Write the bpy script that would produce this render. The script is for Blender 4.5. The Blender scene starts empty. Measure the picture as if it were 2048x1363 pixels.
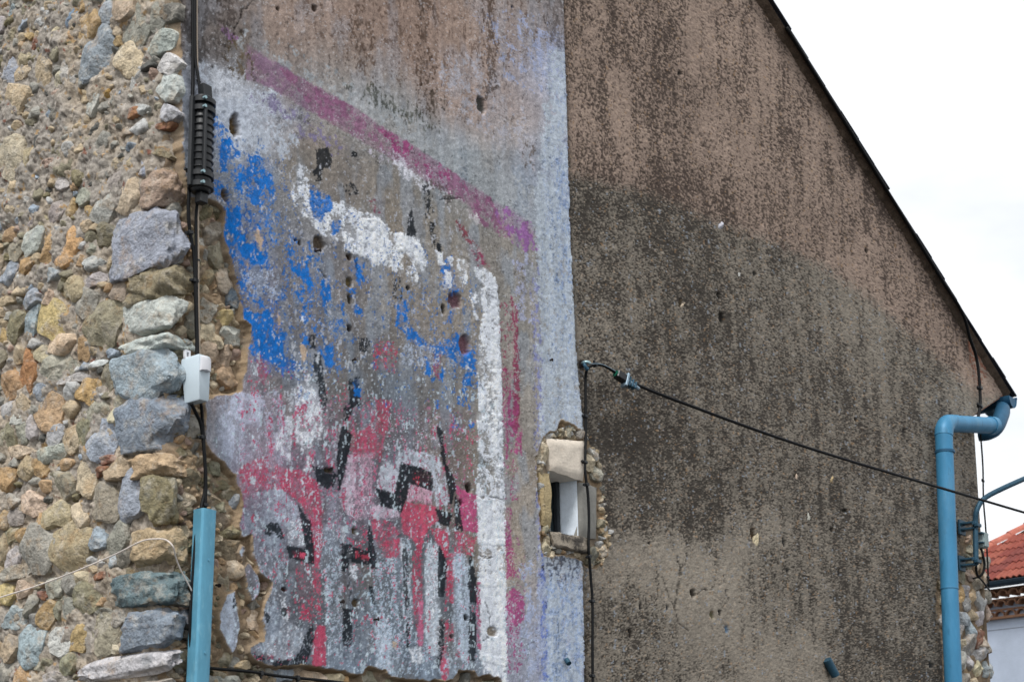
import bpy, math, random
import numpy as np
from mathutils import Matrix, Vector

R = math.radians
scn = bpy.context.scene
COL = scn.collection
rnd = random.Random(7)

# ------------------------------------------------------------------ camera, sky, sun, exposure
FPX, W0, H0, CX, CY = 3000.0, 2048.0, 1363.0, 1024.0, 1226.0
PITCH, ROLL, EYE = R(7.1), R(1.33), Vector((0, 0, 1.6))
cam_d = bpy.data.cameras.new('camera')
cam = bpy.data.objects.new('camera', cam_d)
COL.objects.link(cam)
scn.camera = cam
cam_m = Matrix.Rotation(R(90) + PITCH, 4, 'X') @ Matrix.Rotation(-ROLL, 4, 'Z')
cam.matrix_world = Matrix.Translation(EYE) @ cam_m
cam_d.sensor_fit = 'HORIZONTAL'
cam_d.sensor_width = 36
cam_d.lens = 36 * FPX / W0
cam_d.shift_y = (CY - H0 / 2) / W0
cam_d.clip_start, cam_d.clip_end = 0.05, 2000
cam_d.dof.use_dof = True
cam_d.dof.focus_distance = 6.0
cam_d.dof.aperture_fstop = 8.0

scn.view_settings.view_transform = 'Standard'
scn.view_settings.look = 'None'
scn.view_settings.gamma = 1
scn.view_settings.use_curve_mapping = False
scn.view_settings.exposure = 0.85

SUN_EL, SUN_AZ = R(54), R(197)          # high, behind and left of the camera, veiled by cloud
world = bpy.data.worlds.new('World')
scn.world = world
world.use_nodes = True
wn, wl = world.node_tree.nodes, world.node_tree.links
wn.clear()
w_out = wn.new('ShaderNodeOutputWorld')
w_bg = wn.new('ShaderNodeBackground')
w_sky = wn.new('ShaderNodeTexSky')
w_sky.sky_type = 'NISHITA'
w_sky.sun_disc = False
w_sky.sun_elevation = SUN_EL
w_sky.sun_rotation = SUN_AZ
w_co = wn.new('ShaderNodeTexCoord')
w_mp = wn.new('ShaderNodeMapping')
w_mp.inputs['Scale'].default_value = (1.0, 1.0, 2.2)
w_no = wn.new('ShaderNodeTexNoise')
w_no.inputs['Scale'].default_value = 2.6
w_no.inputs['Detail'].default_value = 6
w_rp = wn.new('ShaderNodeValToRGB')      # cloud deck: bright white with faintly bluer thin places
w_rp.color_ramp.elements[0].position, w_rp.color_ramp.elements[0].color = 0.42, (8.4, 8.75, 9.2, 1)
w_rp.color_ramp.elements[1].position, w_rp.color_ramp.elements[1].color = 0.60, (12.2, 12.3, 12.4, 1)
w_mx = wn.new('ShaderNodeMixRGB')
w_mx.inputs[0].default_value = 0.88
wl.new(w_co.outputs['Generated'], w_mp.inputs['Vector'])
wl.new(w_mp.outputs[0], w_no.inputs['Vector'])
wl.new(w_no.outputs['Fac'], w_rp.inputs['Fac'])
wl.new(w_sky.outputs[0], w_mx.inputs[1])
wl.new(w_rp.outputs[0], w_mx.inputs[2])
wl.new(w_mx.outputs[0], w_bg.inputs['Color'])
w_bg.inputs['Strength'].default_value = 0.06
wl.new(w_bg.outputs[0], w_out.inputs['Surface'])

sun_d = bpy.data.lights.new('sun', 'SUN')
sun_d.energy = 1.5
sun_d.angle = R(11)
sun_d.color = (1.0, 0.98, 0.95)
sun = bpy.data.objects.new('sun', sun_d)
COL.objects.link(sun)
sd = Vector((math.sin(SUN_AZ) * math.cos(SUN_EL), math.cos(SUN_AZ) * math.cos(SUN_EL), math.sin(SUN_EL)))
sun.rotation_euler = sd.to_track_quat('Z', 'Y').to_euler()
sun.location = sd * 30

# ------------------------------------------------------------------ measuring: photo point <-> wall plane
M3 = np.array(cam_m.to_3x3())
CR, CU, CB = M3[:, 0], M3[:, 1], M3[:, 2]
E = np.array(EYE)

def project(P):
    p = np.asarray(P, float) - E
    d = -(p @ CB)
    return CX + FPX * (p @ CR) / d, CY - FPX * (p @ CU) / d

def ray(px, py):
    px, py = np.asarray(px, float), np.asarray(py, float)
    return ((px - CX) / FPX)[..., None] * CR + ((CY - py) / FPX)[..., None] * CU - CB

def azimuth_of(vx):
    lo, hi = R(-80), R(80)
    for _ in range(60):
        m = (lo + hi) / 2
        if project(E + 1e4 * np.array([math.sin(m), math.cos(m), 0]))[0] < vx: lo = m
        else: hi = m
    return lo

aG, aL = azimuth_of(3400), azimuth_of(-3000)
UG = np.array([math.sin(aG), math.cos(aG), 0]); NG = np.array([math.cos(aG), -math.sin(aG), 0])
UL = np.array([math.sin(aL), math.cos(aL), 0]); NL = np.array([-math.cos(aL), math.sin(aL), 0])
ZZ = np.array([0, 0, 1.0])
_p = E + 4.3 * ray(350, 680)
O = np.array([_p[0], _p[1], 0.0])          # foot of the house corner
if (E - O) @ NG < 0: NG = -NG
if (E - O) @ NL < 0: NL = -NL

class Plane:
    def __init__(s, u, n): s.u, s.n = u, n
    def uz(s, px, py, d=0.0):
        r = ray(px, py)
        t = ((O + s.n * d - E) @ s.n) / (r @ s.n)
        p = E + r * t[..., None] - O
        return p @ s.u, p[..., 2]
    def P(s, a, z, d=0.0):
        a, z, d = np.asarray(a, float), np.asarray(z, float), np.asarray(d, float)
        return O + a[..., None] * s.u + z[..., None] * ZZ + d[..., None] * s.n
    def at(s, px, py, d=0.0):
        a, z = s.uz(px, py, d)
        return s.P(a, z, np.full(np.shape(a), d))
G, L = Plane(UG, NG), Plane(UL, NL)

# ------------------------------------------------------------------ noise
def _hash(ix, iy, seed):
    h = (ix.astype(np.int64) * 374761393 + iy.astype(np.int64) * 668265263 + seed * 1442695041) & 0xffffffff
    h = ((h ^ (h >> 13)) * 1274126177) & 0xffffffff
    return ((h ^ (h >> 16)) & 0xffff) / 65535.0

def vnoise(x, y, seed=0):
    ix, iy = np.floor(x), np.floor(y)
    fx, fy = x - ix, y - iy
    fx, fy = fx * fx * (3 - 2 * fx), fy * fy * (3 - 2 * fy)
    a, b = _hash(ix, iy, seed), _hash(ix + 1, iy, seed)
    c, d = _hash(ix, iy + 1, seed), _hash(ix + 1, iy + 1, seed)
    return (a * (1 - fx) + b * fx) * (1 - fy) + (c * (1 - fx) + d * fx) * fy

def fbm(x, y, oct=4, seed=0, gain=0.5):
    t, amp, tot = 0, 1.0, 0.0
    for i in range(oct):
        c, s = math.cos(i * 1.3), math.sin(i * 1.3)
        t = t + amp * vnoise((x * c - y * s) * 2.03 ** i, (x * s + y * c) * 2.03 ** i, seed + 17 * i)
        tot += amp
        amp *= gain
    return t / tot

def uniform(n):
    s = np.sort(n[::max(1, len(n) // 20000)])
    return np.interp(n, s, np.linspace(0, 1, len(s)))

def S(r, g, b):
    c = np.array([r, g, b], float) / 255
    return np.where(c <= 0.04045, c / 12.92, ((c + 0.055) / 1.055) ** 2.4)

# ------------------------------------------------------------------ object helpers
WLOC = {}
def tag(o, label=None, cat=None, group=None, kind=None):
    for k, v in (('label', label), ('category', cat), ('group', group), ('kind', kind)):
        if v: o[k] = v
    return o

def empty(name, loc, label, cat, group=None):
    o = bpy.data.objects.new(name, None)
    COL.objects.link(o)
    o.location = Vector(loc)
    o.empty_display_size = 0.1
    WLOC[o.name] = np.array(loc, float)
    return tag(o, label, cat, group)

def link(name, me, parent, origin):
    o = bpy.data.objects.new(name, me)
    COL.objects.link(o)
    base = WLOC[parent.name] if parent is not None else np.zeros(3)
    if parent is not None: o.parent = parent
    o.location = Vector(np.asarray(origin, float) - base)
    WLOC[o.name] = np.asarray(origin, float)
    return o

def mesh(name, V, F, mat, parent=None, origin=None, smooth=True, sharp=None):
    V = np.asarray(V, float)
    if origin is None: origin = V.mean(0)
    me = bpy.data.meshes.new(name)
    me.from_pydata((V - origin).tolist(), [], F)
    me.materials.append(mat)
    if smooth: me.shade_smooth()
    if sharp: me.set_sharp_from_angle(angle=R(sharp))
    me.update()
    return link(name, me, parent, origin)

def merge(*parts):
    V, F, n = [], [], 0
    for v, f in parts:
        V.append(np.asarray(v, float)); F += [tuple(i + n for i in q) for q in f]; n += len(v)
    return np.concatenate(V), F

def smooth_path(pts, n=8):
    p = [np.asarray(q, float) for q in pts]
    if len(p) < 3: return np.array(p)
    p = [2 * p[0] - p[1]] + p + [2 * p[-1] - p[-2]]
    out = []
    for i in range(1, len(p) - 2):
        for k in range(n):
            t = k / n
            a, b, c, d = p[i - 1], p[i], p[i + 1], p[i + 2]
            out.append(0.5 * (2 * b + (c - a) * t + (2 * a - 5 * b + 4 * c - d) * t * t + (3 * b - a - 3 * c + d) * t ** 3))
    out.append(p[-2])
    return np.array(out)

def tube(path, r, n=10, ends=True):
    path = np.asarray(path, float)
    rs = np.full(len(path), r) if np.isscalar(r) else np.asarray(r, float)
    T = np.gradient(path, axis=0)
    T /= np.linalg.norm(T, axis=1)[:, None] + 1e-12
    ref = np.array([0.31, 0.17, 0.93]) if abs(T[0][2]) < 0.9 else np.array([0.9, 0.37, 0.1])
    A = np.cross(T[0], ref); A /= np.linalg.norm(A)
    V = []
    for i in range(len(path)):
        A = A - T[i] * (A @ T[i]); A /= np.linalg.norm(A)
        B = np.cross(T[i], A)
        for k in range(n):
            a = 2 * math.pi * k / n
            V.append(path[i] + rs[i] * (math.cos(a) * A + math.sin(a) * B))
    F = [(i * n + k, i * n + (k + 1) % n, (i + 1) * n + (k + 1) % n, (i + 1) * n + k) for i in range(len(path) - 1) for k in range(n)]
    if ends:
        F.append(tuple(range(n - 1, -1, -1)))
        F.append(tuple((len(path) - 1) * n + k for k in range(n)))
    return V, F

def box(c, ax, half, bev=0.0, taper=1.0):
    """box round c on axes ax (3 vectors) with half sizes; a bevel cuts its corners; taper narrows it along -ax[2]"""
    c = np.asarray(c, float)
    h = np.asarray(half, float)
    b = min(bev, h.min() * 0.9)
    V, idx = [], {}
    F = []
    def v(p):
        k = tuple(round(float(x), 7) for x in p)
        if k not in idx:
            idx[k] = len(V)
            q = np.array(p, float)
            s = 1 + (taper - 1) * (0.5 - q[2] / (2 * h[2]))
            V.append(c + ax[0] * q[0] * s + ax[1] * q[1] * s + ax[2] * q[2])
        return idx[k]
    if b <= 0:
        P = [v((x * h[0], y * h[1], z * h[2])) for x in (-1, 1) for y in (-1, 1) for z in (-1, 1)]
        return V, [(0, 1, 3, 2), (4, 6, 7, 5), (0, 4, 5, 1), (2, 3, 7, 6), (0, 2, 6, 4), (1, 5, 7, 3)]
    def corner(sx, sy, sz, k):
        p = [sx * (h[0] - b), sy * (h[1] - b), sz * (h[2] - b)]
        p[k] = (sx, sy, sz)[k] * h[k]
        return v(p)
    pm = (-1, 1)
    for k in range(3):
        i, j = (k + 1) % 3, (k + 2) % 3
        for s in pm:
            q = []
            for a, bb in ((-1, -1), (1, -1), (1, 1), (-1, 1)):
                sg = [0, 0, 0]; sg[k] = s; sg[i] = a; sg[j] = bb
                q.append(corner(*sg, k))
            F.append(tuple(q if s > 0 else q[::-1]))
        for a in pm:
            for bb in pm:
                q = []
                for s, kk in ((-1, i), (1, i), (1, j), (-1, j)):
                    sg = [0, 0, 0]; sg[k] = s; sg[i] = a; sg[j] = bb
                    q.append(corner(*sg, kk))
                F.append(tuple(q))
    for a in pm:
        for bb in pm:
            for cc in pm: F.append((corner(a, bb, cc, 0), corner(a, bb, cc, 1), corner(a, bb, cc, 2)))
    return V, F

def prism(pts, vec):
    n = len(pts)
    V = [np.asarray(p, float) for p in pts] + [np.asarray(p, float) + vec for p in pts]
    return V, [tuple(range(n)), tuple(range(2 * n - 1, n - 1, -1))] + [(i, (i + 1) % n, n + (i + 1) % n, n + i) for i in range(n)]

# ------------------------------------------------------------------ materials
def material(name, color, rough=0.8, metal=0.0, var=0.25, scale=20.0, bump=0.2, bscale=120.0, attr=None, objcol=False, spec=0.3, spots=None, stretch=(1, 1, 1), bdist=0.01):
    m = bpy.data.materials.new(name)
    m.use_nodes = True
    nd, lk = m.node_tree.nodes, m.node_tree.links
    b = nd['Principled BSDF']
    b.inputs['Roughness'].default_value = rough
    b.inputs['Metallic'].default_value = metal
    b.inputs['Specular IOR Level'].default_value = spec
    tc = nd.new('ShaderNodeTexCoord')
    mp = nd.new('ShaderNodeMapping'); mp.inputs['Scale'].default_value = stretch
    if objcol:
        oi = nd.new('ShaderNodeObjectInfo'); sc7 = nd.new('ShaderNodeMath'); sc7.operation = 'MULTIPLY'; sc7.inputs[1].default_value = 37.0
        lk.new(oi.outputs['Random'], sc7.inputs[0]); ad = nd.new('ShaderNodeVectorMath'); ad.operation = 'ADD'
        lk.new(tc.outputs['Object'], ad.inputs[0]); lk.new(sc7.outputs[0], ad.inputs[1]); lk.new(ad.outputs[0], mp.inputs['Vector'])
    else:
        lk.new(tc.outputs['Object'], mp.inputs['Vector'])
    no = nd.new('ShaderNodeTexNoise')
    no.inputs['Scale'].default_value = scale; no.inputs['Detail'].default_value = 8; no.inputs['Roughness'].default_value = 0.65
    lk.new(mp.outputs[0], no.inputs['Vector'])
    rg = nd.new('ShaderNodeMapRange')
    rg.inputs['From Min'].default_value = 0.28; rg.inputs['From Max'].default_value = 0.72
    rg.inputs['To Min'].default_value = 1 - var; rg.inputs['To Max'].default_value = 1 + var
    lk.new(no.outputs['Fac'], rg.inputs['Value'])
    mx = nd.new('ShaderNodeVectorMath'); mx.operation = 'SCALE'
    if attr:
        src = nd.new('ShaderNodeAttribute'); src.attribute_name = attr; src = src.outputs['Color']
    elif objcol:
        src = nd.new('ShaderNodeObjectInfo').outputs['Color']
    else:
        c = nd.new('ShaderNodeRGB'); c.outputs[0].default_value = (*color, 1); src = c.outputs[0]
    lk.new(src, mx.inputs[0]); lk.new(rg.outputs[0], mx.inputs['Scale'])
    last = mx.outputs[0]
    for (sc, lo, hi, col, fac) in spots or []:
        n2 = nd.new('ShaderNodeTexNoise'); n2.inputs['Scale'].default_value = sc; n2.inputs['Detail'].default_value = 6; n2.inputs['Roughness'].default_value = 0.7
        lk.new(mp.outputs[0], n2.inputs['Vector'])
        r2 = nd.new('ShaderNodeMapRange')
        r2.inputs['From Min'].default_value = lo; r2.inputs['From Max'].default_value = hi; r2.inputs['To Max'].default_value = fac
        lk.new(n2.outputs['Fac'], r2.inputs['Value'])
        m2 = nd.new('ShaderNodeMixRGB'); m2.inputs[2].default_value = (*col, 1)
        lk.new(r2.outputs[0], m2.inputs[0]); lk.new(last, m2.inputs[1]); last = m2.outputs[0]
    lk.new(last, b.inputs['Base Color'])
    if bump:
        n3 = nd.new('ShaderNodeTexNoise'); n3.inputs['Scale'].default_value = bscale; n3.inputs['Detail'].default_value = 6; n3.inputs['Roughness'].default_value = 0.6
        lk.new(mp.outputs[0], n3.inputs['Vector'])
        bp = nd.new('ShaderNodeBump'); bp.inputs['Strength'].default_value = bump; bp.inputs['Distance'].default_value = bdist
        lk.new(n3.outputs['Fac'], bp.inputs['Height']); lk.new(bp.outputs[0], b.inputs['Normal'])
    return m

M_wall = material('weathered_render', None, 0.92, attr='paint', var=0.34, scale=330, bump=0.5, bscale=420, bdist=0.003, spec=0.15)
M_mortar = material('lime_mortar', None, 0.95, attr='paint', var=0.28, scale=120, bump=0.6, bscale=260, bdist=0.006, spec=0.1)
M_core = material('plain_mortar', S(128, 114, 98), 0.95, var=0.2, scale=12, bump=0.4, bscale=60, spec=0.1)
M_stone = material('field_stone', None, 0.88, objcol=True, var=0.38, scale=34, bump=1.0, bscale=70, bdist=0.014, spec=0.15,
                   spots=[(14, 0.54, 0.66, tuple(S(176, 140, 96)), 0.42), (20, 0.52, 0.68, tuple(S(214, 206, 192)), 0.5), (60, 0.56, 0.70, tuple(S(62, 54, 46)), 0.62), (9, 0.56, 0.7, tuple(S(128, 134, 140)), 0.5)])
M_lintel = material('dressed_limestone', S(224, 212, 196), 0.9, var=0.12, scale=40, bump=0.5, bscale=110, bdist=0.005, spots=[(9, 0.6, 0.75, tuple(S(190, 150, 115)), 0.35)])
M_sill = material('sooty_stone', S(150, 140, 126), 0.92, var=0.3, scale=40, bump=0.7, bscale=90, spots=[(22, 0.46, 0.6, tuple(S(48, 46, 46)), 0.85)])
M_reveal = material('whitewashed_reveal', S(222, 230, 238), 0.9, var=0.1, scale=40, bump=0.5, bscale=150, bdist=0.004)
M_grey = material('grey_cement', S(142, 140, 134), 0.92, var=0.15, scale=50, bump=0.5, bscale=200, bdist=0.004)
M_dark = material('dark_interior', S(42, 46, 50), 0.9, bump=0)
M_glass = material('dusty_pane', S(52, 62, 66), 0.25, bump=0, var=0.15, scale=9, spec=0.5)
M_black = material('black_plastic', S(12, 15, 19), 0.42, var=0.3, scale=30, bump=0.05, spec=0.5)
M_cable = material('black_cable', S(7, 9, 12), 0.6, var=0.2, scale=50, bump=0.0, spec=0.25)
M_beige = material('beige_sheath', S(196, 178, 158), 0.6, var=0.1, bump=0)
M_bolt = material('zinc_bolt', S(150, 175, 180), 0.35, 0.7, var=0.1, bump=0)
M_box = material('pale_plastic', S(208, 222, 230), 0.45, var=0.05, scale=8, bump=0.02, spec=0.4)
M_boxw = material('white_plastic', S(222, 222, 226), 0.45, var=0.04, scale=8, bump=0.02, spec=0.4)
M_guard = material('blue_galvanised_sheet', S(96, 158, 184), 0.5, 0.25, var=0.16, scale=26, bump=0.03, spec=0.4, stretch=(1, 1, 0.35),
                   spots=[(40, 0.52, 0.66, tuple(S(140, 190, 206)), 0.45), (16, 0.58, 0.75, tuple(S(60, 110, 134)), 0.35)])
M_pipe = material('blue_painted_pipe', S(64, 134, 174), 0.5, 0.1, var=0.14, scale=14, bump=0.04, bscale=40, spec=0.4, stretch=(1, 1, 0.3),
                  spots=[(7, 0.52, 0.72, tuple(S(104, 156, 190)), 0.4), (26, 0.58, 0.70, tuple(S(40, 78, 102)), 0.5), (4, 0.55, 0.72, tuple(S(92, 124, 138)), 0.5)])
M_gutter = material('dark_blue_zinc', S(46, 92, 122), 0.5, 0.3, var=0.15, scale=20, bump=0.05)
M_rust = material('rusty_iron', S(44, 36, 34), 0.8, 0.3, var=0.4, scale=60, bump=0.3)
M_slate = material('dark_verge_tile', S(40, 42, 50), 0.8, var=0.3, scale=18, bump=0.3, bscale=60)
M_verge = material('verge_mortar', S(106, 91, 78), 0.95, var=0.4, scale=30, bump=0.8, bscale=70, spots=[(14, 0.55, 0.7, tuple(S(66, 68, 60)), 0.6)])
M_roof = material('red_clay_tile', S(176, 92, 74), 0.85, objcol=True, var=0.25, scale=14, bump=0.4, bscale=50, spots=[(6, 0.55, 0.75, tuple(S(110, 66, 58)), 0.6)])
M_canal = material('canal_tile', S(150, 112, 88), 0.88, var=0.3, scale=12, bump=0.4, bscale=50, spots=[(8, 0.55, 0.75, tuple(S(96, 70, 58)), 0.6)])
M_nwall = material('pale_blue_render', S(176, 186, 202), 0.9, var=0.1, scale=3, bump=0.4, bscale=40)
M_ground = material('asphalt', (0.055, 0.055, 0.055), 0.9, var=0.3, scale=4, bump=0.4, bscale=80)
M_tin = material('blue_zinc_bracket', S(48, 80, 98), 0.5, 0.3, var=0.25, scale=40, bump=0.1)
M_green = material('green_collar', S(18, 84, 66), 0.5, bump=0)
M_fin = material('grey_clamp', S(132, 152, 166), 0.45, 0.2, var=0.1, bump=0)

# ------------------------------------------------------------------ ground
def flat(name, z, x0, x1, y0, y1, mat, label):
    o = mesh(name, [(x0, y0, z), (x1, y0, z), (x1, y1, z), (x0, y1, z)], [(0, 1, 2, 3)], mat, smooth=False)
    return tag(o, kind='structure')
flat('ground', 0.0, -400, 400, -400, 600, M_ground, None)

# ------------------------------------------------------------------ the house
house = empty('house', O, 'old rubble stone house with a faded painted advert on its tall rendered gable wall', 'house')

# ---- painted and rendered gable wall: one relief sheet, one point about every two photo pixels
S_END = float(G.uz(np.array(1966.0), np.array(1100.0))[0])
cols_px = np.concatenate([np.arange(348, 1176, 2.0), np.arange(1176, 1966, 2.4)])
s_cols = G.uz(cols_px, np.full(len(cols_px), 900.0))[0]
s_cols[0] = 0.0
sE2 = float(G.uz(np.array(2014.0), np.array(780.0))[0])
s_cols = np.concatenate([s_cols[s_cols < S_END - 0.004], [S_END], np.arange(S_END + 0.02, sE2 + 0.02, 0.02)])
z_rows = np.arange(1.84, 5.62, 0.0033)
SS, ZZg = np.meshgrid(s_cols, z_rows)
nR, nC = SS.shape
sv, zv = SS.ravel(), ZZg.ravel()
PX, PY = project(G.P(sv, zv, np.zeros_like(sv)))

# edges of the wall: verge line and eave corbel
vs, vz = G.uz(np.array([1523.0, 2014.0]), np.array([0.0, 789.0]))
VSL = (vz[1] - vz[0]) / (vs[1] - vs[0])
def verge_z(s): return vz[0] + VSL * (np.asarray(s, float) - vs[0])
cs, cz = G.uz(np.array([1962.0, 2011.0]), np.array([838.0, 790.0]))
ok = (PY > -50) & (PY < 1430) & (zv < verge_z(sv) - 0.012)
ok &= (sv <= S_END + 1e-6) | (zv > cz[0] + (cz[1] - cz[0]) * (sv - S_END) / (cs[1] - S_END))
WS = G.uz(np.array([1104.0, 1159.0]), np.array([1000.0, 1000.0]))[0]
WZ = (float(G.uz(np.array(1131.0), np.array(1066.0))[1]), float(G.uz(np.array(1131.0), np.array(948.0))[1]))
hole = (sv > WS[0]) & (sv < WS[1]) & (zv > WZ[0]) & (zv < WZ[1])

# noise fields, in metres on the wall
n_big = fbm(sv * 3, zv * 3, 4, 1)
n_flk = uniform(0.50 * fbm(sv * 34, zv * 30, 3, 2) + 0.36 * fbm(sv * 120, zv * 105, 3, 3) + 0.14 * vnoise(sv * 320, zv * 300, 4))
n_str = uniform(0.36 * fbm(sv * 60, zv * 22, 3, 5) + 0.42 * fbm(sv * 160, zv * 100, 3, 6) + 0.22 * vnoise(sv * 320, zv * 290, 7))
n_spk = uniform(0.6 * fbm(sv * 150, zv * 95, 3, 8) + 0.4 * fbm(sv * 60, zv * 30, 2, 9))
n_fin = uniform(vnoise(sv * 310, zv * 300, 10) + 0.6 * vnoise(sv * 170, zv * 150, 11))
n_wob = fbm(sv * 60, zv * 60, 3, 12) - 0.5
n_wb2 = fbm(sv * 38, zv * 38, 2, 15) - 0.5
n_med = fbm(sv * 14, zv * 11, 4, 13)
n_crp = uniform(0.5 * n_spk + 0.3 * n_fin + 0.3 * n_flk)
n_lng = uniform(fbm(sv * 26, zv * 1.6, 4, 14))

def sdist(poly, idx):
    x, y = PX[idx], PY[idx]
    d = np.full(len(x), 1e9); ins = np.zeros(len(x), bool)
    n = len(poly)
    for i in range(n):
        (ax, ay), (bx, by) = poly[i], poly[(i + 1) % n]
        ex, ey = bx - ax, by - ay
        t = np.clip(((x - ax) * ex + (y - ay) * ey) / (ex * ex + ey * ey + 1e-9), 0, 1)
        d = np.minimum(d, (x - ax - t * ex) ** 2 + (y - ay - t * ey) ** 2)
        c = (ay > y) != (by > y)
        if by != ay: ins ^= c & (x < ex * (y - ay) / (by - ay) + ax)
    d = np.sqrt(d)
    return np.where(ins, -d, d)

def region(poly, soft=2.0, wob=6.0, grow=0.0):
    a = np.array(poly, float); m = soft + wob + 2 + grow
    idx = np.nonzero((PX > a[:, 0].min() - m) & (PX < a[:, 0].max() + m) & (PY > a[:, 1].min() - m) & (PY < a[:, 1].max() + m))[0]
    if not len(idx): return idx, np.zeros(0)
    s = sdist(poly, idx) + (n_wb2 if soft in (2.2, 0.8) else n_wob)[idx] * 2 * wob - grow
    return idx, np.clip(0.5 - s / max(soft, 0.5) * 0.5, 0, 1)

def field(pts, sig=55.0):
    num, den = 0, 1e-9
    for p in pts:
        w = np.exp(-((PX - p[0]) ** 2 + (PY - p[1]) ** 2) / (2 * sig * sig)) + 1e-7 / (1 + ((PX - p[0]) ** 2 + (PY - p[1]) ** 2) / 1e4)
        v = np.asarray(p[2], float)
        num = num + (w[:, None] * v if v.ndim else w * v); den = den + w
    return num / (den[:, None] if np.ndim(num) == 2 else den)

T = S
AD = [(400, 30, T(116, 106, 100)), (450, 30, T(132, 120, 114)), (600, 60, T(165, 143, 130)), (720, 80, T(150, 128, 115)), (850, 60, T(146, 124, 111)), (920, 80, T(165, 142, 128)),
      (1030, 60, T(160, 142, 132)), (1100, 50, T(132, 124, 122)), (1110, 150, T(172, 178, 198)), (1060, 200, T(170, 158, 154)), (980, 200, T(172, 150, 138)), (900, 180, T(160, 138, 126)),
      (700, 150, T(155, 138, 126)), (560, 120, T(150, 130, 118)), (620, 150, T(150, 144, 140)), (430, 90, T(106, 99, 96)), (475, 110, T(110, 98, 85)), (700, 200, T(163, 166, 167)),
      (800, 260, T(158, 158, 157)), (900, 320, T(163, 167, 170)), (1000, 380, T(163, 165, 167)), (1040, 330, T(166, 160, 158)), (1100, 350, T(160, 166, 186)), (420, 170, T(168, 170, 178)),
      (480, 230, T(166, 173, 186)), (560, 230, T(150, 142, 146)), (560, 320, T(150, 140, 130)), (620, 300, T(144, 134, 124)), (700, 330, T(140, 130, 123)), (800, 400, T(142, 131, 120)),
      (900, 450, T(150, 140, 130)), (1000, 500, T(157, 147, 138)), (1040, 600, T(157, 149, 141)), (1050, 800, T(160, 150, 141)), (1050, 1000, T(165, 152, 140)), (1040, 1150, T(170, 155, 141)),
      (1060, 1250, T(166, 164, 176)), (520, 400, T(140, 138, 140)), (560, 480, T(135, 131, 130)), (650, 550, T(132, 127, 127)), (550, 600, T(128, 118, 112)), (620, 640, T(130, 123, 119)),
      (700, 620, T(132, 124, 119)), (800, 580, T(140, 130, 120)), (900, 650, T(150, 138, 125)), (850, 720, T(136, 131, 131)), (700, 720, T(122, 117, 115)), (600, 720, T(130, 122, 118)),
      (930, 780, T(146, 138, 130)), (480, 760, T(142, 137, 156)), (540, 800, T(140, 132, 130)), (640, 820, T(130, 130, 135)), (740, 800, T(122, 120, 121)), (800, 850, T(118, 120, 125)),
      (900, 860, T(144, 135, 124)), (930, 930, T(140, 131, 121)), (480, 850, T(165, 163, 182)), (430, 830, T(154, 138, 126)), (560, 1000, T(142, 127, 140)), (660, 1000, T(122, 122, 130)),
      (520, 1080, T(132, 127, 140)), (620, 1150, T(126, 126, 132)), (560, 1180, T(117, 117, 122)), (700, 1150, T(116, 118, 124)), (780, 1180, T(114, 116, 121)), (850, 1200, T(120, 125, 132)),
      (900, 1250, T(120, 122, 128)), (650, 1250, T(120, 122, 127)), (560, 1270, T(135, 138, 150)), (700, 1300, T(135, 145, 160)), (800, 1300, T(130, 140, 152)), (870, 1340, T(135, 145, 160))]
colr = field(AD, 46)
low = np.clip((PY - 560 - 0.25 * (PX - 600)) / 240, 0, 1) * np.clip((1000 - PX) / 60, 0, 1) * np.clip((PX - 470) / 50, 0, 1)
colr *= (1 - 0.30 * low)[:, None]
# cloudy tone and warm bare patches in the render
colr *= (0.80 + 0.4 * n_med)[:, None]
warm = np.clip((fbm(sv * 9, zv * 6, 4, 21) - 0.52) * 6, 0, 1) * (PY > 230) * (PX < 1075)
colr = colr * (1 - 0.16 * warm[:, None]) + S(163, 142, 120) * 0.16 * warm[:, None]
bluish = np.clip((fbm(sv * 16, zv * 7, 4, 22) - 0.53) * 7, 0, 1) * (PX < 1160) * np.where(PY < 330, .55, 1)
colr = colr * (1 - 0.4 * bluish[:, None]) + S(152, 162, 176) * 0.4 * bluish[:, None]
colr *= np.where(PY > 300, 1, 0)[:, None] * np.array([.95, 1.005, 1.04]) + np.where(PY > 300, 0, 1)[:, None] * np.array([1.06, 1.09, 1.12])
hgt = (fbm(sv * 1.6, zv * 1.6, 3, 30) - 0.5) * 0.012 + (fbm(sv * 70, zv * 55, 4, 31) - 0.5) * 0.004 + (n_fin - 0.5) * 0.0009

pnt = np.zeros(len(PX))
def paint(poly, c, cov, soft=2.0, wob=3.0, noise=None, alpha=0.95, thick=0.0, wsh=0.3, grow=0.0):
    idx, m = region(poly, soft, wob, grow)
    if not len(idx): return
    u = (n_flk if noise is None else noise)[idx]
    on = np.clip((cov * m - u) * 26 + 0.5, 0, 1) * (m > 0.02) * alpha
    tone = (0.84 + 0.22 * n_fin[idx] + 0.12 * n_med[idx])
    wash = m * cov * (wsh if cov > 0.4 else wsh * .6) * (0.5 + n_med[idx])
    colr[idx] = colr[idx] * (1 - wash[:, None]) + np.asarray(c) * wash[:, None]
    on = on * (0.86 + 0.14 * n_spk[idx])
    pnt[idx] = np.maximum(pnt[idx] * (1 - on), on * m)
    colr[idx] = colr[idx] * (1 - on[:, None]) + np.asarray(c) * tone[:, None] * on[:, None]
    if thick: hgt[idx] += thick * on

MAG, MAGD, PURP = S(146, 97, 128), S(146, 60, 92), S(138, 108, 132)
PINK, RED, BLUE, BLK = S(184, 72, 100), S(198, 76, 104), S(0, 110, 196), S(15, 24, 32)
WHT, LAV, PWH = S(231, 236, 245), S(186, 196, 212), S(208, 192, 208)
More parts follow.
